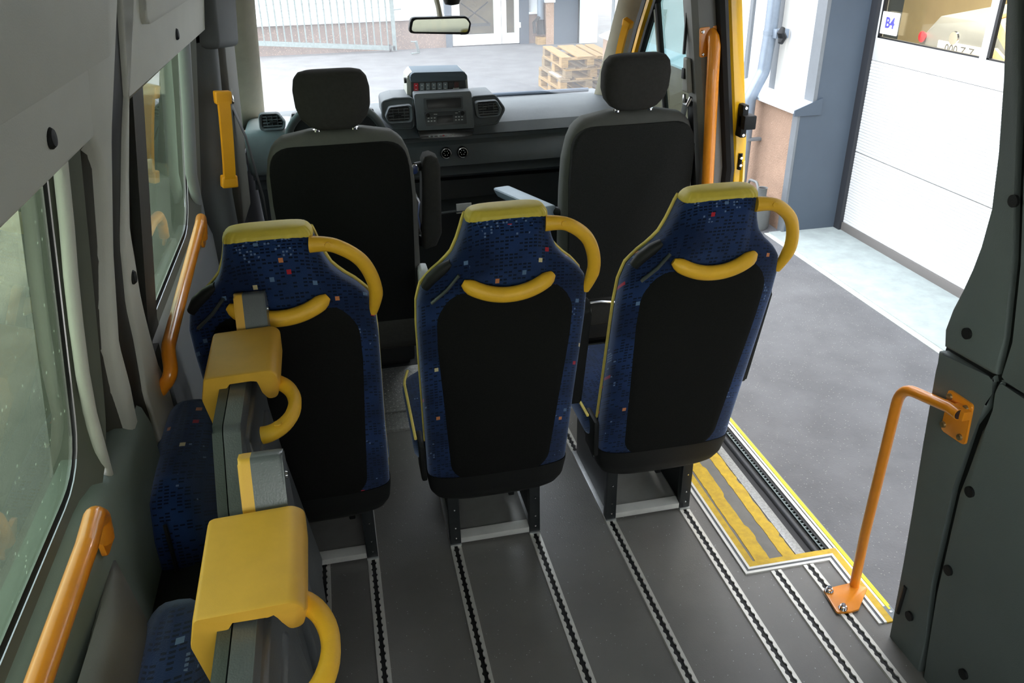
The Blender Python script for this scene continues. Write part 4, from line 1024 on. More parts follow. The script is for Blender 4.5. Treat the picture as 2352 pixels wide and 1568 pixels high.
# cab seat belts
sbl = thing('seat_belt', 'black driver seat belt hanging from the left pillar', 'seat belt', (-.35, 2.95, .6))
mb = MB(); mb.tube([(-.335, 2.93, 1.245), (-.30, 2.94, 1.10), (-.272, 2.90, .90), (-.268, 2.86, .62)], .022, 8, flat=.12, up=(1, 0, .2)); mb.make('webbing', RUB, sbl)
mb = MB(); mb.hexa([(-.352, 2.90, 1.25), (-.325, 2.90, 1.25), (-.318, 2.96, 1.25), (-.352, 2.96, 1.25), (-.352, 2.90, 1.345), (-.335, 2.90, 1.345), (-.33, 2.94, 1.345), (-.352, 2.94, 1.345)], .008, 3); mb.make('height_adjuster', BEIGE, sbl)
mb = MB(); mb.tube([(-.335, 2.905, 1.245), (-.322, 2.92, 1.225), (-.325, 2.945, 1.245)], .006, 8); mb.make('belt_loop', CHROME, sbl)
# ---- right B pillar with the yellow body jamb
xo = lambda z: 1.41-max(0, z-.95)*.155-max(0, .95-z)*.03
bpr = struct('trim_7', 'grey right pillar between cab door and sliding door with black seal and yellow jamb')
def vert_loft(sec, z0, z1, name, m, parent, n=10, ang=35):
    mb = MB(); mb.loft([[Vector((xo(z)+dx, y, z)) for dx, y in sec] for z in zs(z0, z1, n)]); return mb.make(name, m, parent, ang=ang)
vert_loft([(-.085, 2.61), (-.11, 2.605), (-.150, 2.612), (-.166, 2.63), (-.168, 2.69), (-.155, 2.72), (-.085, 2.72)], -.02, 1.95, 'pillar_trim', mat('grey pillar trim', (122, 120, 114), .6, bump=.15, bscale=400, var=.03), bpr)
vert_loft([(-.058, 2.60), (-.062, 2.578), (-.076, 2.572), (-.090, 2.58), (-.094, 2.62), (-.060, 2.63)], -.02, 1.95, 'door_seal', RUB, bpr)
vert_loft([(.0, 2.62), (-.004, 2.60), (-.022, 2.590), (-.045, 2.592), (-.058, 2.605), (-.06, 2.70), (.0, 2.70)], -.3, 1.95, 'yellow_jamb', YPAINT, bpr)
vert_loft([(-.012, 2.595), (-.026, 2.582), (-.034, 2.590), (-.034, 2.62), (-.012, 2.62)], .35, .985, 'jamb_swage', YPAINT, bpr)
# striker and catch on the jamb
z = 1.13; mb = MB(); mb.box((xo(z)-.040, 2.555, z-.055), (xo(z)-.018, 2.60, z+.055), .006); mb.box((xo(z)-.040, 2.535, z-.025), (xo(z)+.004, 2.585, z+.022), .006); st = mb.make('door_latch', BLACKP, bpr)
for dz in (-.045, .045):
    mb = MB(); mb.lathe([(.001, 0), (.006, 0), (.005, .004), (.001, .004)], (xo(z)-.030, 2.555, z+dz), 'y', 10); mb.make('screw', CHROME, st)
z = .985; mb = MB(); mb.tube([(xo(z)-.036, 2.590, z-.028), (xo(z)-.036, 2.590, z+.028)], .012, 12, flat=.6); st = mb.make('catch_plate', BLACKP, bpr)
for dz in (-.012, .014):
    mb = MB(); mb.lathe([(.001, 0), (.006, 0), (.005, .006), (.001, .006)], (xo(z)-.036, 2.583, z+dz), 'y', 10); mb.make('screw', CHROME, st)
mb = MB(); mb.box((1.385, 2.72, GZ+.2), (1.40, 3.95, .92)); mb.make('body_skin', YPAINT, bpr)
# orange pole on the pillar
opl = thing('grab_pole', 'tall orange grab pole bolted to the pillar right of the passenger seat', 'grab pole', (1.28, 2.58, .4))
t0 = P(1641, 95, y=2.585); b0 = P(1624, 440, y=2.575); ax = (b0-t0); bot = t0+ax*1.9
mb = MB(); mb.tube([t0+Vector((.0, .035, .030)), t0+Vector((0, .012, .012)), t0+ax*.03, t0+ax*.5, bot], [.016, .020, .0205, .0205, .0205], 18); mb.make('tube', ORANGE, opl)
tz = t0.z
mb = MB(); mb.prism(fillet([Vector((-.036, -.052)), Vector((.040, -.044)), Vector((.036, .048)), Vector((-.044, .040))], .006, 3), lambda u, v, t_: Vector((t0.x+u, 2.612-t_, tz+v)), 0, .006, .002); pt = mb.make('mount_plate', ORANGE, opl)
for u, v in ((-.034, .028), (.028, .034), (-.026, -.042), (.032, -.032)):
    mb = MB(); mb.lathe([(.001, 0), (.006, 0), (.005, .006), (.001, .007)], (t0.x+u, 2.606, tz+v), 'y', 10); mb.make('bolt', CHROME, pt)
# passenger seat belt
sbr = thing('seat_belt', 'black front passenger seat belt with its grey height adjuster on the right pillar', 'seat belt', (1.24, 2.75, .6))
def xb(z): return xo(z)-.172
mb = MB(); mb.tube([(xb(1.2)-.006, 2.655, 1.19), (xb(1.1)-.006, 2.650, 1.05), (xb(.9)-.006, 2.635, .85), (xb(.6)-.006, 2.625, .50)], .024, 8, flat=.14, up=(1, 0, .1)); mb.make('webbing', RUB, sbr)
mb = MB(); mb.tube([(xb(1.19)-.010, 2.680, 1.19), (xb(1.0)-.04, 2.735, 1.02), (xb(.9)-.08, 2.775, .88)], .020, 8, flat=.12, up=(1, 0, .1)); mb.make('webbing', mat('grey belt webbing', (70, 72, 68), .8, var=.05), sbr)
mb = MB(); mb.hexa([(xb(1.22)-.016, 2.650, 1.215), (xb(1.22)+.004, 2.650, 1.215), (xb(1.22)+.004, 2.705, 1.215), (xb(1.22)-.016, 2.700, 1.215), (xb(1.33)-.012, 2.650, 1.33), (xb(1.33)+.004, 2.650, 1.33), (xb(1.33)+.004, 2.685, 1.33), (xb(1.33)-.012, 2.680, 1.33)], .006, 3); ha = mb.make('height_adjuster', mat('grey adjuster', (138, 136, 126), .6, var=.03), sbr)
mb = MB(); mb.box((xb(1.28)-.020, 2.665, 1.26), (xb(1.28)-.010, 2.685, 1.295), .003); mb.make('release_button', BLACKP, ha)
mb = MB(); mb.box((xb(1.42)-.003, 2.670, 1.34), (xb(1.42)+.006, 2.677, 1.47)); mb.make('slider_slot', RUB, ha)
mb = MB(); mb.tube([(xb(1.2)-.012, 2.635, 1.205), (xb(1.2)-.016, 2.650, 1.178), (xb(1.2)-.016, 2.680, 1.178), (xb(1.2)-.012, 2.692, 1.205)], .006, 8); mb.make('belt_loop', CHROME, sbr)
# ---- passenger door with yellow frame and glass
pd = struct('door_2', 'front passenger door with yellow painted window frame and tinted glass')
xd = lambda z: xo(z)-.10
def dfr(path, r, m, name, flat=1.0, off=0):
    mb = MB(); mb.tube([Vector((xd(z)+off, y, z)) for y, z in path], r, 8, flat=flat); return mb.make(name, m, pd)
def onx(px, py):
    p = P(px, py, x=1.25)
    for _ in range(6): p = P(px, py, x=xd(p.z))
    return (p.y, p.z)
yl = [onx(1500, -10), onx(1478, 60), onx(1456, 140)]; sl = (yl[-1][0]-yl[0][0])/(yl[-1][1]-yl[0][1])
lowp = (yl[-1][0]+sl*(1.0-yl[-1][1]), 1.0); hip = (yl[0][0]+sl*(1.62-yl[0][1]), 1.62)
dfr([hip]+yl+[lowp], .020, YPAINT, 'yellow_frame')
dfr([(hip[0]-.055, hip[1])]+[(a-.055, b) for a, b in yl]+[(lowp[0]-.055, 1.0)], .016, RUB, 'frame_seal')
dfr([(hip[0]+.055, hip[1])]+[(a+.055, b) for a, b in yl]+[(lowp[0]+.055, 1.0)], .026, RUB, 'frame_seal', off=.01)
dv = [onx(1529, -20), onx(1513, 275)]
dvm = dv[0][0]*.5+dv[1][0]*.5
dfr([(dvm, 1.62), (dvm, .98)], .012, RUB, 'window_divider'); dfr([(dvm+.022, 1.62), (dvm+.022, .98)], .010, mat('pale divider', (150, 148, 134), .5), 'window_divider')
mb = MB(); mb.prism([Vector((2.80, .97)), Vector((lowp[0]-.03, .97)), Vector((hip[0]-.03, 1.62)), Vector((2.80, 1.62))], lambda u, v, t_: (xd(v)+t_, u, v), .004, .008); mb.make('door_glass', GL_CAB, pd, smooth=False)
mb = MB(); mb.box((1.27, 2.86, .05), (1.40, 3.95, .94), .02); mb.make('door_card', mat('grey door card', (128, 134, 132), .6, var=.03), pd)
mb = MB(); mb.box((1.375, 2.80, .90), (1.425, 4.0, .985), .01); mb.make('yellow_waist', YPAINT, pd)
mb = MB(); mb.box((1.255, 2.95, .70), (1.29, 3.30, .76), .01); mb.make('door_armrest', PALEARM, pd)
gh2 = thing('pillar_grab_rail', 'amber yellow grab rail on the beige right windscreen pillar', 'grab rail', (1.2, 3.4, 1.2))
a = P(1448, 45, x=1.185); b = P(1424, 150, x=1.21)
bar_handle(gh2, a, b, (-.8, -.6, -.2), .034, YEL2)
# ---- rear view mirror under the header
rv = thing('rear_view_mirror', 'black framed interior mirror hanging in front of the windscreen', 'mirror', (.42, 3.3, 1.38))
YM = 3.34
def m2(px, py): p = P(px, py, y=YM); return Vector((p.x, p.z))
mp = fillet([m2(938, 76), m2(943, 40), m2(1072, 37), m2(1081, 52), m2(1077, 79)], [.015, .02, .02, .015, .015], 6)
mb = MB(); mb.prism(mp, lambda u, v, t_: (u, YM-t_, v), -.03, .010, .008, 3); mb.make('housing', BLACKP, rv)
c = sum(mp, Vector((0, 0)))/len(mp)
mb = MB(); mb.prism([c+Vector(((p-c).x*.93, (p-c).y*.76)) for p in mp], lambda u, v, t_: (u, YM-t_-(v-c.y)*.0, v), .0095, .0112); mb.make('mirror_glass', mat('mirror silver', (150, 156, 146), .04, metal=1), rv, smooth=False)
p = m2(1012, 40); mb = MB(); mb.tube([(p.x, YM+.015, p.y-.004), (p.x-.002, YM+.03, p.y+.03), (p.x-.012, YM+.08, p.y+.10), (p.x-.012, YM+.10, 1.62)], [.016, .014, .016, .02], 10, flat=.7); mb.make('mirror_stalk', BEIGE, rv)
p = m2(1045, 4); mb = MB(); mb.lathe([(.001, -.02), (.028, -.015), (.034, .0), (.034, .16)], (p.x, YM+.08, p.y), 'z', 16); mb.make('sensor_pod', BLACKP, rv)
# sun visor edge above the driver
mb = MB(); q0 = P(575, 0, y=3.2); q1 = P(930, 4, y=3.2); mb.box((q0.x, 3.19, q0.z), (q1.x, 3.22, 1.64), .012, 3)
vs_ = tag(mb.make('sun_visor', BEIGE), 'beige sun visor edge at the top of the windscreen', 'sun visor')
# ---- exterior mirror of the driver door, seen through the front side window
em = thing('door_mirror', 'black exterior mirror seen through the front left side window', 'mirror', (-.7, 3.9, .9))
XM = -.68
def e2(px, py): p = P(px, py, x=XM); return Vector((p.y, p.z))
ep = fillet([e2(350, 345), e2(352, 240), e2(366, 218), e2(425, 212), e2(440, 340), e2(420, 378), e2(362, 372)], .05, 5)
mb = MB(); mb.prism(ep, lambda u, v, t_: (XM-.12+t_, u, v), 0, .12, .03, 3); mb.make('mirror_housing', BLACKP, em)
ep = fillet([e2(353, 362), e2(378, 374), e2(412, 380), e2(412, 406), e2(385, 404), e2(362, 388)], .015, 4)
mb = MB(); mb.prism(ep, lambda u, v, t_: (XM-.08+t_, u, v), 0, .07, .01, 3); mb.make('mirror_base', mat('pale lens', (196, 204, 206), .2), em)
ep = fillet([e2(395, 378), e2(416, 376), e2(416, 408), e2(398, 404)], .006, 3)
mb = MB(); mb.prism(ep, lambda u, v, t_: (XM-.02+t_, u, v), 0, .03, .004); mb.make('yellow_arm', YPAINT, em)
mb = MB(); mb.box((-.70, e2(412, 400).x-.02, e2(412, 400).y-.03), (-.46, e2(412, 400).x+.06, e2(412, 400).y+.04), .01); mb.make('mirror_arm', BLACKP, em)

# ================================================================== HANDRAILS
def left_rail(y0, y1, z0, z1, label, xw=-.4185, x=-.394):
    t = thing('handrail', label, 'handrail', (-.39, (y0+y1)/2, z0-.05), 'orange handrails on the left wall')
    pts = [Vector((-.418, y0+.010, z0-.075)), Vector((-.385, y0-.004, z0-.035)), Vector((x, y0+.05, z0)), Vector((x, y0+.2, z0+(z1-z0)*.25)), Vector((x, y1-.04, z1)), Vector((x-.006, y1+.03, z1-.004)), Vector((x-.012, y1+.060, z1-.030)), Vector((xw+.003, y1+.078, z1-.080))]
    pts = fillet(pts, [0, .03, .08, 0, .02, .02, .02, 0], 6, closed=False)
    mb = MB(); mb.tube(pts, .0145, 16); mb.make('tube', ORANGE, t)
    for yy, zz in ((y0, z0-.095), (y1+.088, z1-.085)):
        s_ = -1 if yy == y0 else 1
        mb = MB(); mb.prism(fillet([Vector((yy-.025, zz-.022)), Vector((yy+.030, zz-.022)), Vector((yy+.030, zz+.022)), Vector((yy-.025, zz+.022))], .012, 4), lambda u, v, t_: (xw+t_, u, v), -.002, .005, .0015); f_ = mb.make('foot_plate', ORANGE, t)
        mb = MB(); mb.lathe([(.0005, .0), (.006, .0), (.006, .0012), (.0005, .0012)], (xw+.005, yy+s_*.018, zz), 'x', 12); mb.make('bolt_hole', RUB, f_)
left_rail(1.585, 2.335, .965, 1.015, 'orange handrail under the front left side window')
left_rail(.25, .965, 1.03, 1.035, 'orange handrail under the rear left side window, nearest the camera', -.4025, -.378)
# entrance pole: floor to wall
ep_ = thing('grab_pole', 'orange entrance pole rising from the floor and bending to the slate wall', 'grab pole', (1.3, 1.5, 0), None)
a = P(1962, 1345, z=.008); k_ = P(2066, 912, x=1.296); e_ = P(2203, 952, x=1.292)
pts = fillet([a, a+Vector((-.008, -.004, .2)), k_+Vector((0, .004, .03)), e_+Vector((0, .03, 0)), e_], [0, 0, .075, 0, 0], 8, closed=False)
mb = MB(); mb.tube(pts, .0135, 18); pt_ = mb.make('tube', ORANGE, ep_)
d_ = (pts[-1]-pts[-2]).normalized()
mb = MB(); mb.tube([e_+d_*.0002, e_+d_*.0008], .0118, 16); mb.make('tube_end', mat('dark tube end', (46, 30, 26), .7), pt_)
fp = fillet([P(*q, z=.006).xy for q in ((1890, 1356), (1956, 1341), (1992, 1352), (1972, 1402), (1952, 1408), (1922, 1410))], .008, 3)
mb = MB(); mb.prism(fp, lambda u, v, t_: (u, v, t_), .0064, .0125, .002); fpl = mb.make('floor_plate', ORANGE, ep_)
for q in ((1904, 1357), (1936, 1397)):
    c = P(*q, z=.013)
    mb = MB(); mb.lathe([(.001, 0), (.0125, 0), (.0125, .003), (.009, .003), (.009, .011), (.006, .012), (.006, .016), (.001, .016)], c, 'z', 12); mb.make('bolt', CHROME, fpl)
wp = fillet([Y2(*q) for q in ((2193, 890), (2250, 928), (2231, 1021), (2175, 984), (2186, 940))], [.01, .01, .01, .01, 0], 4)
mb = MB(); mb.prism(wp, fx, .0125, .018, .002); wpl = mb.make('wall_plate', ORANGE, ep_)
for q in ((2198, 908), (2235, 935), (2183, 972), (2221, 1001)):
    c = Y2(*q); mb = MB(); mb.lathe([(.001, 0), (.008, 0), (.007, .005), (.001, .006)], (0, 0, 0), 'x', 10)
    for v in mb.bm.verts: v.co = Vector((XRW-.018-v.co.x, c.x+v.co.y, c.y+v.co.z))
    mb.make('bolt', mat('tarnished bolt', (150, 130, 90), .4, metal=.7), wpl)
mb = MB(); mb.box((e_.x, e_.y-.012, e_.z-.012), (XRW-.014, e_.y+.03, e_.z+.012), .004); mb.make('wall_lug', ORANGE, wpl)

# ================================================================== OUTSIDE
mb = MB(); mb.box((-40, -30, GZ-.2), (40, 60, GZ)); ground = smesh(mb.make('ground', ASPH, smooth=False), 'grey speckled asphalt yard')
YGE = 10.45
# ---- garage building on the right
gb = struct('wall_garage', 'garage building beside the van with white roller door')
mb = MB(); mb.box((3.34, -12, GZ-.2), (3.97, 5.70, GZ+.012)); mb.make('concrete_threshold', CONC, gb)
mb = MB(); mb.box((3.30, -12, GZ-.1), (3.345, 5.70, GZ+.006), .002); mb.make('kerb_edge', mat('kerb edge', (176, 182, 172), .9, var=.1, scale=12), gb)
mb = MB(); mb.box((3.45, 5.70, GZ-.1), (3.70, YGE, .43)); mb.make('plinth', STONE, gb, smooth=False)
mb = MB(); mb.box((3.56, 5.72, .40), (3.75, YGE, 4.6)); mb.make('white_sheeting', WHITEW, gb, smooth=False)
mb = MB(); mb.hexa([(3.39, 5.674, .405), (3.60, 5.674, .42), (3.60, YGE, .42), (3.39, YGE, .405), (3.39, 5.674, .425), (3.60, 5.674, .50), (3.60, YGE, .50), (3.39, YGE, .425)]); mb.make('sill_flashing', SILL, gb, smooth=False)
mb = MB(); mb.box((3.452, 5.675, GZ), (3.98, 5.70, .43)); mb.box((3.57, 5.675, .43), (3.98, 5.70, 4.6)); mb.hexa([(3.40, 5.66, .385), (3.62, 5.66, .385), (3.62, 5.672, .385), (3.40, 5.672, .385), (3.40, 5.66, .43), (3.62, 5.66, .51), (3.62, 5.672, .51), (3.40, 5.672, .43)]); mb.make('return_panel', BLUEG, gb, smooth=False)
mb = MB(); mb.box((3.436, 5.672, GZ), (3.456, 5.745, .40)); mb.box((3.545, 5.672, .46), (3.575, 5.80, 4.6)); mb.make('corner_trim', FRAMEG, gb, smooth=False)
for px0, px1, m in ((1772, 1786, FRAMEG), (1786, 1800, mat('pale mullion', (176, 174, 166), .5)), (1709, 1716, FRAMEG)):
    ya, yb_ = P(px0, 150, x=3.54).y, P(px1, 150, x=3.54).y
    mb = MB(); mb.box((3.535, min(ya, yb_), .47), (3.57, max(ya, yb_), 4.6), .004); mb.make('mullion', m, gb, smooth=False)
for y0 in (YGE-.09, YGE-.75):
    mb = MB(); mb.box((3.545, y0, .47), (3.58, y0+.085, 4.6)); mb.make('mullion', FRAMEG, gb, smooth=False)
# roof, its unseen height set to shade the yard, and other garage walls
mb = MB(); mb.box((3.45, -14, 3.2), (12, 5.70, 6.4)); mb.box((3.9, -14, 2.6), (4.1, 5.7, 3.3)); mb.box((3.45, 5.7, 4.6), (12, 30, 6.4)); mb.box((3.7, YGE-.1, GZ), (12, YGE-.01, 4.6)); mb.make('roof_and_walls', BLUEG, gb, smooth=False)
mb = MB(); mb.box((7.6, -6, GZ), (7.8, YGE-.1, 4.6)); mb.box((3.76, -6, GZ-.1), (7.8, YGE-.1, GZ+.01)); mb.make('inner_wall', PLASTER, gb, smooth=False)
mb = MB(); mb.box((3.9, -14, GZ), (4.1, -.6, 2.7)); mb.make('inner_wall', WHITEW, gb, smooth=False)
# sectional door
gd = struct('door_3', 'white sectional garage door with ribbed panels and a row of windows')
XG = 3.93
def ribbed(name, z0, z1):
    mb = MB(); n = int((z1-z0)/.0215); pr = []
    for i in range(n):
        z = z0+(z1-z0)*i/n; h = (z1-z0)/n
        pr += [(XG+.003, z), (XG, z+.25*h), (XG, z+.75*h)]
    pr.append((XG+.003, z1))
    mb.loft([[Vector((x, y, z)) for x, z in pr] for y in (-.5, 5.60)], cap=False, closed=False)
    mb.box((XG+.004, -.5, z0), (XG+.04, 5.60, z1)); return mb.make(name, GDOOR, gd, smooth=False)
ribbed('door_section', GZ+.075, .094); ribbed('door_section', .100, .775)
mb = MB(); mb.box((XG, -.5, .778), (XG+.04, 5.60, .942), .003); mb.box((XG, -.5, 1.62), (XG+.04, 5.60, 2.7)); mb.box((XG, 5.575, .94), (XG+.04, 5.60, 1.64))
mb.make('window_section', GDOOR, gd)
ym0, ym1 = P(2267, 130, x=XG).y, P(2250, 130, x=XG).y
for y0, y1 in ((ym0, ym1), (ym0-1.13, ym1-1.13), (ym0-2.26, ym1-2.26), (ym0-3.39, ym1-3.39)):
    mb = MB(); mb.box((XG-.004, y0, .93), (XG+.036, y1, 1.64), .003); mb.make('window_bar', GDOOR, gd)
    mb = MB(); mb.box((XG-.002, y0-.022, .94), (XG+.02, y0, 1.64)); mb.make('window_gasket', RUB, gd)
mb = MB(); mb.box((XG-.002, 5.555, .94), (XG+.02, 5.577, 1.64)); mb.box((XG-.002, -.5, .936), (XG+.02, 5.577, .946)); mb.make('window_gasket', RUB, gd)
mb = MB(); mb.box((XG+.02, -.5, .945), (XG+.026, 5.57, 1.63)); mb.make('door_pane', GL_B, gd, smooth=False)
mb = MB(); mb.box((XG-.01, -.5, GZ), (XG+.04, 5.63, GZ+.075), .004); mb.make('bottom_seal', mat('grey bottom seal', (96, 92, 88), .7), gd)
mb = MB(); mb.box((XG-.03, 5.60, GZ), (XG+.03, 5.676, 2.7)); mb.make('side_seal', mat('black side seal', (36, 38, 42), .6), gd)
# B4 sign
s0, s1 = P(2020, 30, x=XG-.01), P(2058, 84, x=XG-.01)
sg = thing('bay_sign', 'white sign reading B4 in blue at the corner of the garage door window', 'sign', (XG, (s0.y+s1.y)/2, s0.z-.1))
ya, yb_ = P(2024, 50, x=XG-.01).y, P(2064, 50, x=XG-.01).y; za, zb = P(2040, 80, x=XG-.01).z, P(2045, 28, x=XG-.01).z
mb = MB(); mb.prism(fillet([Vector((ya, za)), Vector((yb_, za)), Vector((yb_, zb)), Vector((ya, zb))], .008, 4), lambda u, v, t_: (XG-.004-t_, u, v), 0, .003); mb.make('board', PAPER, sg, smooth=False)
lettering('B4', (zb-za)*.66, INK, 'lettering', sg, (XG-.0075, (ya+yb_)/2, (za+zb)/2), .003)
# inside the garage: added fill light, grey vehicle standing in for a reflection, planks
lp = bpy.data.lights.new('garage_fill_light', 'AREA'); lp.shape = 'RECTANGLE'; lp.size = 3; lp.size_y = .2; lp.energy = 125; lo = bpy.data.objects.new('garage_fill_light', lp); COL.objects.link(lo); lo.location = (5.0, 5.9, 2.9); lp.color = (1, .92, .78)
GXV = 4.9
gv = thing('reflected_vehicle', 'grey vehicle front with a white number plate, standing in for a reflection in the garage door window', 'vehicle', (5.6, 6.0, GZ+.01))
def g2(px, py, x=GXV): p = P(px, py, x=x); return Vector((p.y, p.z))
yl_, yr_ = g2(2120, 60).x, g2(2120, 60).x-1.75
nz = g2(2170, 60).y
mb = MB(); mb.loft([[Vector((x, y, z)) for y, z in ((yl_, z0), (yl_, z1-.12), (yl_-.12, z1), (yr_+.12, z1), (yr_, z1-.12), (yr_, z0))] for x, z0, z1 in ((GXV, -.25, nz-.02), (GXV+.06, -.3, nz+.06), (GXV+.9, -.3, nz+.16), (GXV+2.6, -.3, nz+.2))]); mb.make('body', GREYV, gv)
mb = MB(); mb.hexa([(GXV+.85, yl_-.12, nz+.1), (GXV+.85, yr_+.12, nz+.1), (GXV+2.6, yr_+.12, nz+.1), (GXV+2.6, yl_-.12, nz+.1), (GXV+1.5, yl_-.25, nz+.75), (GXV+1.5, yr_+.25, nz+.75), (GXV+2.6, yr_+.25, nz+.75), (GXV+2.6, yl_-.25, nz+.75)], .04); mb.make('windows', DKGLASS, gv)
for yy in (yl_-.25, yr_+.25):
    mb = MB(); mb.box((GXV+.95, yy-.12, GZ+.01), (GXV+1.55, yy+.12, GZ+.6), .1, 4); mb.make('wheel', RUB, gv)
pc = g2(2205, 118); ym_ = pc.x; zm_ = pc.y
mb = MB(); mb.box((GXV-.012, ym_-.26, zm_-.055), (GXV+.0, ym_+.26, zm_+.055), .004); np_ = mb.make('number_plate', PAPER, gv)
lettering('000 Z Z', .10, mat('plate ink', (70, 72, 74), .6), 'plate_lettering', np_, (GXV-.0135, ym_, zm_))
c = g2(2192, 88); mb = MB(); mb.lathe([(.001, 0), (.055, 0), (.05, .012), (.001, .014)], (GXV, c.x, c.y), 'x', 20)
for v in mb.bm.verts: v.co.x = 2*GXV-v.co.x
mb.make('round_badge', CHROME, gv)
c = g2(2122, 84); mb = MB(); mb.lathe([(.001, -.01), (.045, 0), (.03, .03), (.001, .035)], (GXV-.02, c.x, c.y), 'x', 16); mb.make('red_lamp', RED, gv)
pk = thing('plank_stack', 'pale planks piled behind the right window of the garage door', 'planks', (4.6, 4.9, GZ), None)
mb = MB(); mb.box((4.38, 4.45, GZ+.01), (4.85, 5.05, .60), .01); mb.make('plank_crate', WOOD, pk, smooth=False)
for i, (pa, pb, wd) in enumerate((((2290, 62), (2340, 150), 26), ((2278, 118), (2306, 150), 20), ((2292, 40), (2350, 22), 10), ((2288, 66), (2350, 84), 26))):
    x = 4.4+i*.10; a_, b_ = P(*pa, x=x), P(*pb, x=x); dd = b_-a_; nn = dd.normalized().cross(Vector((1, 0, 0)))*wd/1876*4.9/2
    b2 = b_+dd*.35; a_2 = a_
    mb = MB(); mb.hexa([a_2-nn, a_2+nn, a_2+nn+Vector((.03, 0, 0)), a_2-nn+Vector((.03, 0, 0)), b2-nn, b2+nn, b2+nn+Vector((.03, 0, 0)), b2-nn+Vector((.03, 0, 0))], .003); mb.make('plank', mat('pale plank', (214, 182, 132), .8, var=.1, scale=9, stretch=(1, 8, 8)), pk)
# downpipe on the plinth
dp = thing('downpipe', 'zinc downpipe bending under the sill of the garage building', 'downpipe', (3.40, 6.4, GZ))
pp = [P(1775, -60, x=3.44), P(1768, 60, x=3.44), P(1757, 165, x=3.42), P(1722, 225, x=3.33), P(1712, 300, x=3.33), P(1700, 480, x=3.33)]
pp[0].y = pp[1].y = pp[2].y = (pp[1].y+pp[2].y)/2; pp[0].z = 4.5; pp[5].y = pp[4].y = pp[3].y; pp[5].z = GZ
mb = MB(); mb.tube(fillet(pp, [0, 0, .12, .12, 0, 0], 5, closed=False), .052, 18); mb.make('pipe', PIPEG, dp)
c = P(1764, 78, x=3.44); mb = MB(); mb.lathe([(.054, 0), (.058, 0), (.058, .03), (.054, .03)], (pp[1].x, pp[1].y, c.z), 'z', 18); mb.box((pp[1].x-.01, pp[1].y-.11, c.z-.02), (pp[1].x+.10, pp[1].y-.05, c.z+.05), .008); mb.make('pipe_clamp', PIPEG, dp)
c = P(1797, 80, x=3.44); mb = MB(); mb.tube([c+Vector((0, .0, .05)), c+Vector((-.02, -.01, .02)), c+Vector((.01, .01, -.02)), c+Vector((-.01, -.005, -.06))], [.018, .03, .034, .02], 8); mb.make('clamp_knot', BLACKP, dp)
c = P(1735, 320, x=3.40); mb = MB(); mb.box((3.33, c.y-.01, c.z-.012), (3.46, c.y+.03, c.z+.012), .003); mb.make('pipe_clamp', FRAMEG, dp)
# watering can
wc = P(1745, 455, x=3.30); wz = GZ
can = thing('watering_can', 'grey plastic watering can against the pebble dash plinth', 'watering can', (3.28, wc.y, wz))
zt = wc.z
mb = MB(); mb.lathe([(.001, wz), (.13, wz), (.14, wz+.02), (.14, zt-.05), (.12, zt-.01), (.06, zt), (.001, zt)], (3.28, wc.y+.05, 0), 'z', 24); mb.make('body', CAN, can)
q = P(1752, 432, x=3.25); mb = MB(); mb.lathe([(.032, zt-.03), (.036, q.z), (.040, q.z+.005), (.030, q.z+.004), (.026, zt)], (q.x, q.y, 0), 'z', 18); mb.make('filler_neck', CAN, can)
mb = MB(); mb.lathe([(.001, q.z-.004), (.030, q.z-.003)], (q.x, q.y, 0), 'z', 18); mb.make('neck_opening', RUB, can)
h0, h1, h2, h3 = P(1747, 440, x=3.25), P(1738, 418, x=3.26), P(1722, 412, x=3.27), P(1712, 440, x=3.28)
mb = MB(); mb.tube(fillet([h0-Vector((0, 0, .03)), h1, h2, h3-Vector((0, 0, .03))], .05, 5, closed=False), .011, 10); mb.make('carry_handle', CAN, can)

# ---- building across the yard
YF = 17.35
fb = struct('wall_front', 'white sheeted building across the yard with a brown plinth')
mb = MB(); mb.box((-14, YF+.12, GZ-.1), (2.40, YF+.4, 5.0)); mb.make('white_sheeting', WHITEW, fb, smooth=False)
# corrugation and joint lines of the sheeting
for z in [.02+.115*k for k in range(10)]:
    mb = MB(); mb.box((-14, YF+.108, z), (2.38, YF+.125, z+.012)); mb.make('sheet_rib', WHITEW, fb, smooth=False)
zp = P(800, 52, y=YF).z
mb = MB(); mb.box((-14, YF, GZ-.1), (2.42, YF+.2, zp)); mb.make('plinth', BROWNST, fb, smooth=False)
mb = MB(); mb.hexa([(-14, YF-.05, zp), (2.42, YF-.05, zp), (2.42, YF+.14, zp+.02), (-14, YF+.14, zp+.02), (-14, YF-.05, zp+.03), (2.42, YF-.05, zp+.03), (2.42, YF+.14, zp+.09), (-14, YF+.14, zp+.09)]); mb.make('sill_flashing', SILL, fb, smooth=False)
mb = MB(); mb.box((2.40, YF-.02, GZ), (2.53, YF+.3, 4.5)); mb.box((3.93, YF-.02, GZ), (4.12, YF+.3, 4.5)); mb.box((2.4, YF+.1, 1.75), (4.12, YF+.3, 4.5)); mb.make('door_surround', BLUEG, fb, smooth=False)
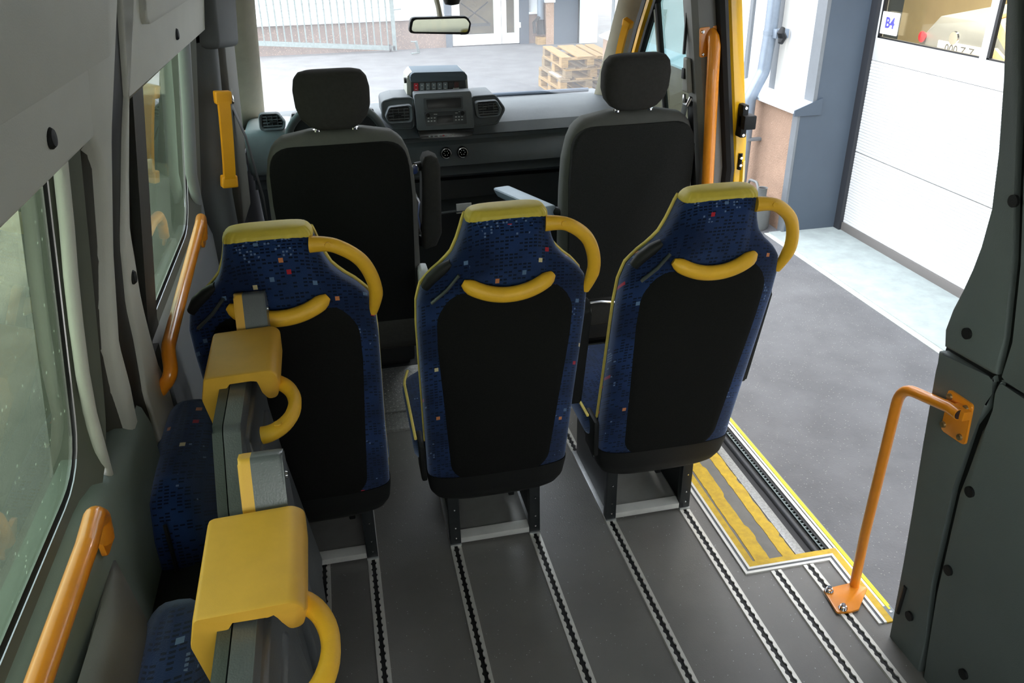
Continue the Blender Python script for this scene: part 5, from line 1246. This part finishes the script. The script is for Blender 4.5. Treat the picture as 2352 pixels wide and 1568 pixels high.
# right of the door: plinth, wall, columns
X1 = 4.12
mb = MB(); mb.box((X1, YF, GZ), (4.75, YF+.2, zp+.02)); mb.make('plinth', BROWNST, fb, smooth=False)
mb = MB(); mb.box((X1, YF+.1, zp), (4.36, YF+.3, 4.5)); mb.make('white_sheeting', WHITEW, fb, smooth=False)
mb = MB(); mb.box((X1, YF-.04, zp+.02), (4.60, YF+.12, zp+.06)); mb.make('sill_flashing', SILL, fb, smooth=False)
mb = MB(); mb.box((4.36, YF+.05, zp+.06), (4.40, YF+.2, 4.5)); mb.box((4.40, YF+.09, zp+.06), (4.72, YF+.3, 4.5)); mb.make('window_frame', BLUEG, fb, smooth=False)
xa = P(1272, 60, y=YF-.3).x; xb_ = P(1327, 60, y=YF-.3).x
mb = MB(); mb.box((xa, YF-.30, GZ), (xb_, YF+.2, 4.5)); mb.make('blue_column', BLUEG, fb, smooth=False)
mb = MB(); mb.box((xa-.16, YF-.31, GZ), (xa, YF+.2, zp+.25)); mb.make('plinth', STONE, fb, smooth=False)
mb = MB(); mb.box((xa-.19, YF-.34, zp+.25), (xa+.02, YF+.2, zp+.30)); mb.box((xa-.12, YF-.25, zp+.3), (xa, YF+.2, 4.5)); mb.make('column_cap', SILL, fb, smooth=False)
# pale door leaf beside the blue column
XW = 5.25
mb = MB(); mb.box((xb_, YF-.32, GZ), (xb_+.03, YF, 4.5)); mb.make('door_gap', RUB, fb, smooth=False)
cw = P(1378, 104, z=GZ); mb = MB(); x2 = P(1378, 60, y=YF-.5).x
mb.box((xb_+.03, YF-.35, GZ), (x2, YF, 4.5)); mb.make('pale_leaf', mat('pale grey leaf', (188, 200, 196), .5, var=.03), fb, smooth=False)
# glazed double door
fd = struct('door_4', 'white framed glazed entrance door across the yard')
def fd_box(x0, z0, x1, z1, y0, y1, m, nm): mb = MB(); mb.box((x0, y0, z0), (x1, y1, z1), .006); return mb.make(nm, m, fd)
for (a, b) in ((2.54, 3.545), (3.555, 3.92)):
    st_ = .16 if b < 3.6 else .10
    fd_box(a, GZ+.02, a+st_, 1.70, YF-.01, YF+.08, WHITEP, 'door_stile'); fd_box(b-st_*.9, GZ+.02, b, 1.70, YF-.01, YF+.08, WHITEP, 'door_stile')
    fd_box(a+st_, GZ+.02, b-st_*.9, GZ+.22, YF-.01, YF+.08, WHITEP, 'bottom_rail'); fd_box(a+st_, 1.45, b-st_*.9, 1.70, YF-.01, YF+.08, WHITEP, 'top_rail')
    mb = MB(); mb.box((a+st_-.01, YF+.03, GZ+.2), (b-st_*.9+.01, YF+.036, 1.46)); mb.make('door_pane', GL_B, fd, smooth=False)
mb = MB(); mb.box((2.4, YF+.5, GZ), (4.2, YF+.6, 2.0)); mb.box((2.4, YF+.1, GZ-.1), (4.2, YF+.6, GZ)); mb.make('room_behind', DARKW, fd, smooth=False)
mb = MB(); mb.box((2.72, YF+.40, -.22), (3.40, YF+.42, -.16)); mb.box((2.72, YF+.40, -.45), (3.40, YF+.42, -.36)); mb.make('shelf_behind', DKGLASS, fd, smooth=False)
for s_ in (1, -1):
    mb = MB(); mb.tube([(2.78, YF+.3, .05-s_*.2), (3.34, YF+.3, .05+s_*.2)], .014, 6); mb.make('cross_brace', BLACKP, fd)
for z in (-.18, .6): mb = MB(); mb.tube([(3.93, YF-.03, z-.05), (3.93, YF-.03, z+.05)], .022, 10); mb.make('hinge', WHITEP, fd)
mb = MB(); mb.tube([(3.46, YF-.05, .45), (3.36, YF-.05, .45)], .012, 8); mb.make('door_handle', CHROME, fd)
# drain pipe with hopper shoe
dq = thing('downpipe', 'zinc downpipe with a dark shoe beside the glazed door across the yard', 'downpipe', (4.45, 17.2, GZ))
xp = P(1243, 60, y=17.1).x
mb = MB(); mb.tube([(xp, 17.15, 4.4), (xp, 17.15, -.10)], .07, 14); mb.make('pipe', PIPEG, dq)
mb = MB(); mb.tube([(xp, 17.15, -.08), (xp, 17.12, -.36)], [.075, .085], 12); mb.make('pipe_shoe', BLACKP, dq)
mb = MB(); mb.tube([(xp-.05, 17.08, -.02), (xp-.16, 17.05, -.12), (xp-.15, 17.02, -.32)], .05, 10, flat=.6); mb.make('shoe_flap', BLACKP, dq)
mb = MB(); mb.box((xp-.09, 17.05, GZ), (xp+.12, 17.25, -.40), .01); mb.make('foot_block', WOOD, dq)
mb = MB(); mb.tube([(xp+.22, 17.2, 4), (xp+.22, 17.2, GZ)], .025, 8); mb.make('thin_pipe', BROWNST, dq)
# galvanised gate leaf
gt = thing('gate', 'galvanised barred gate leaf standing open before the white building', 'gate', (1.3, 17.2, GZ))
GL = Vector((-1.62, 18.2)); GR = Vector((1.385, 16.95))
def gp_(t_, z): return Vector((GL.x+(GR.x-GL.x)*t_, YF-.25, z))
zbl, zbr = P(575, 104, y=YF-.25).z, P(905, 116, y=YF-.25).z
gxl, gxr = P(575, 104, y=YF-.25).x-1.6, P(904, 60, y=YF-.25).x
def gbz(x): return zbr+(zbl-zbr)*(gxr-x)/(gxr-P(575, 104, y=YF-.25).x)
YG = YF-.25
mb = MB(); mb.hexa([(gxl, YG-.03, gbz(gxl)), (gxr, YG-.03, zbr), (gxr, YG+.03, zbr), (gxl, YG+.03, gbz(gxl)), (gxl, YG-.03, gbz(gxl)+.085), (gxr, YG-.03, zbr+.085), (gxr, YG+.03, zbr+.085), (gxl, YG+.03, gbz(gxl)+.085)]); mb.make('bottom_rail', GALV, gt, smooth=False)
mb = MB(); mb.box((gxr-.045, YG-.03, zbr), (gxr+.03, YG+.03, 1.5)); mb.make('end_post', GALV, gt, smooth=False)
mb = MB(); mb.box((gxl, YG-.03, 1.42), (gxr, YG+.03, 1.5)); mb.make('top_rail', GALV, gt, smooth=False)
step = (P(889, 60, y=YG).x-P(586, 60, y=YG).x)/19.0
x = gxr-.13
while x > gxl:
    mb = MB(); mb.tube([(x, YG, gbz(x)+.05), (x, YG, 1.45)], .014, 8); mb.make('bar', GALV, gt); x -= step
mb = MB(); mb.tube([(gxr+.02, YG, .22), (gxr+.17, YG-.02, .23)], .012, 6); mb.make('latch_bolt', GALV, gt)
for xx in (gxr-.1, gxl+.4):
    mb = MB(); mb.lathe([(.001, -.02), (.07, -.02), (.07, .02), (.001, .02)], (xx, YG+.0, GZ+.07), 'x', 14); mb.tube([(xx, YG, GZ+.07), (xx, YG, gbz(xx)+.05)], .015, 8); mb.make('wheel', RUB, gt)
# gate stop lying on the asphalt
hk = thing('gate_stop', 'small bent galvanised gate stop on the asphalt', 'gate stop', (1.7, 16.6, GZ))
a, b, c = P(945, 123, z=GZ+.03), P(962, 121, z=GZ+.03), P(957, 110, z=GZ+.03); c.y = b.y-.1; c.x = b.x-.05; c.z = GZ+.24
mb = MB(); mb.tube([a, b], .03, 8, flat=.5); mb.tube([b, c, c+Vector((.0, 0, .02))], .03, 8, flat=.5); mb.tube([c, c+Vector((-.10, 0, .01))], .022, 8, flat=.5); mb.make('bent_bar', GALV, hk)

# ---- stack of pallets
def board(lo, hi, m, parent, mt): 
    mb = MB(); mb.box(lo, hi, .004, 1, mt); return mb.make('board', m, parent, smooth=False)
def pallet(org, rot, label, seed):
    """1.2 x 0.8 m pallet: top boards, stringers, nine blocks, bottom runners"""
    rnd = random.Random(seed); t = thing('pallet', label, 'pallet', org, 'wooden pallets stacked in the yard'); mt = Matrix.Translation(org) @ Matrix.Rotation(R(rot), 4, 'Z')
    m_ = lambda: WOOD if rnd.random() < .6 else WOOD2
    for k in range(5):
        y = (0, .185, .3275, .47, .655)[k]; wd = .145 if k in (0, 2, 4) else .10
        board((0, y, .122), (1.2, y+wd, .144), m_(), t, mt)
    for x in (0, .528, 1.055): board((x, 0, .100), (x+.145, .8, .122), m_(), t, mt)
    for x in (0, .528, 1.055):
        for y in (0, .3275, .7):
            mb = MB(); mb.box((x, y, .022), (x+.145, y+.1, .100), .003, 1, mt); mb.make('block', m_(), t, smooth=False)
    for y in (0, .3275, .7): board((0, y, 0), (1.2, y+.1, .022), m_(), t, mt)
    return t
pz = P(1290, 131, z=.06)
def corner(px, py, z): p = P(px, py, z=z); return Vector((p.x, p.y, 0))
HP = .1445
for i, (fx_, fy, rot, lb, sd) in enumerate(((1281, 208, 2, 'lowest pallet of the stack in the yard', 1), (1277, 186, 1, 'second pallet from the bottom of the stack in the yard', 2), (1294, 171, 3, 'third pallet from the bottom, set back on the stack in the yard', 3), (1287, 147, -3, 'topmost pallet of the stack in the yard', 4))):
    z = GZ+i*HP; c = P(1283+(6 if i == 2 else 0)+(3 if i == 3 else 0), (212, 192, 172, 152)[i], x=3.13+.03*(i == 2)); 
    pallet(Vector((3.98+(-.01, -.02, .06, .0)[i], 11.42+(.02, .0, .05, .0)[i], z)), 90+rot*.6, lb, sd)
mb = MB(); mb.box((3.17, 11.60, GZ+2*HP), (3.23, 12.10, GZ+2*HP+.003)); sh_ = tag(mb.make('paper_sheet', PAPER, smooth=False), 'white paper sheet caught between the pallets', 'paper')
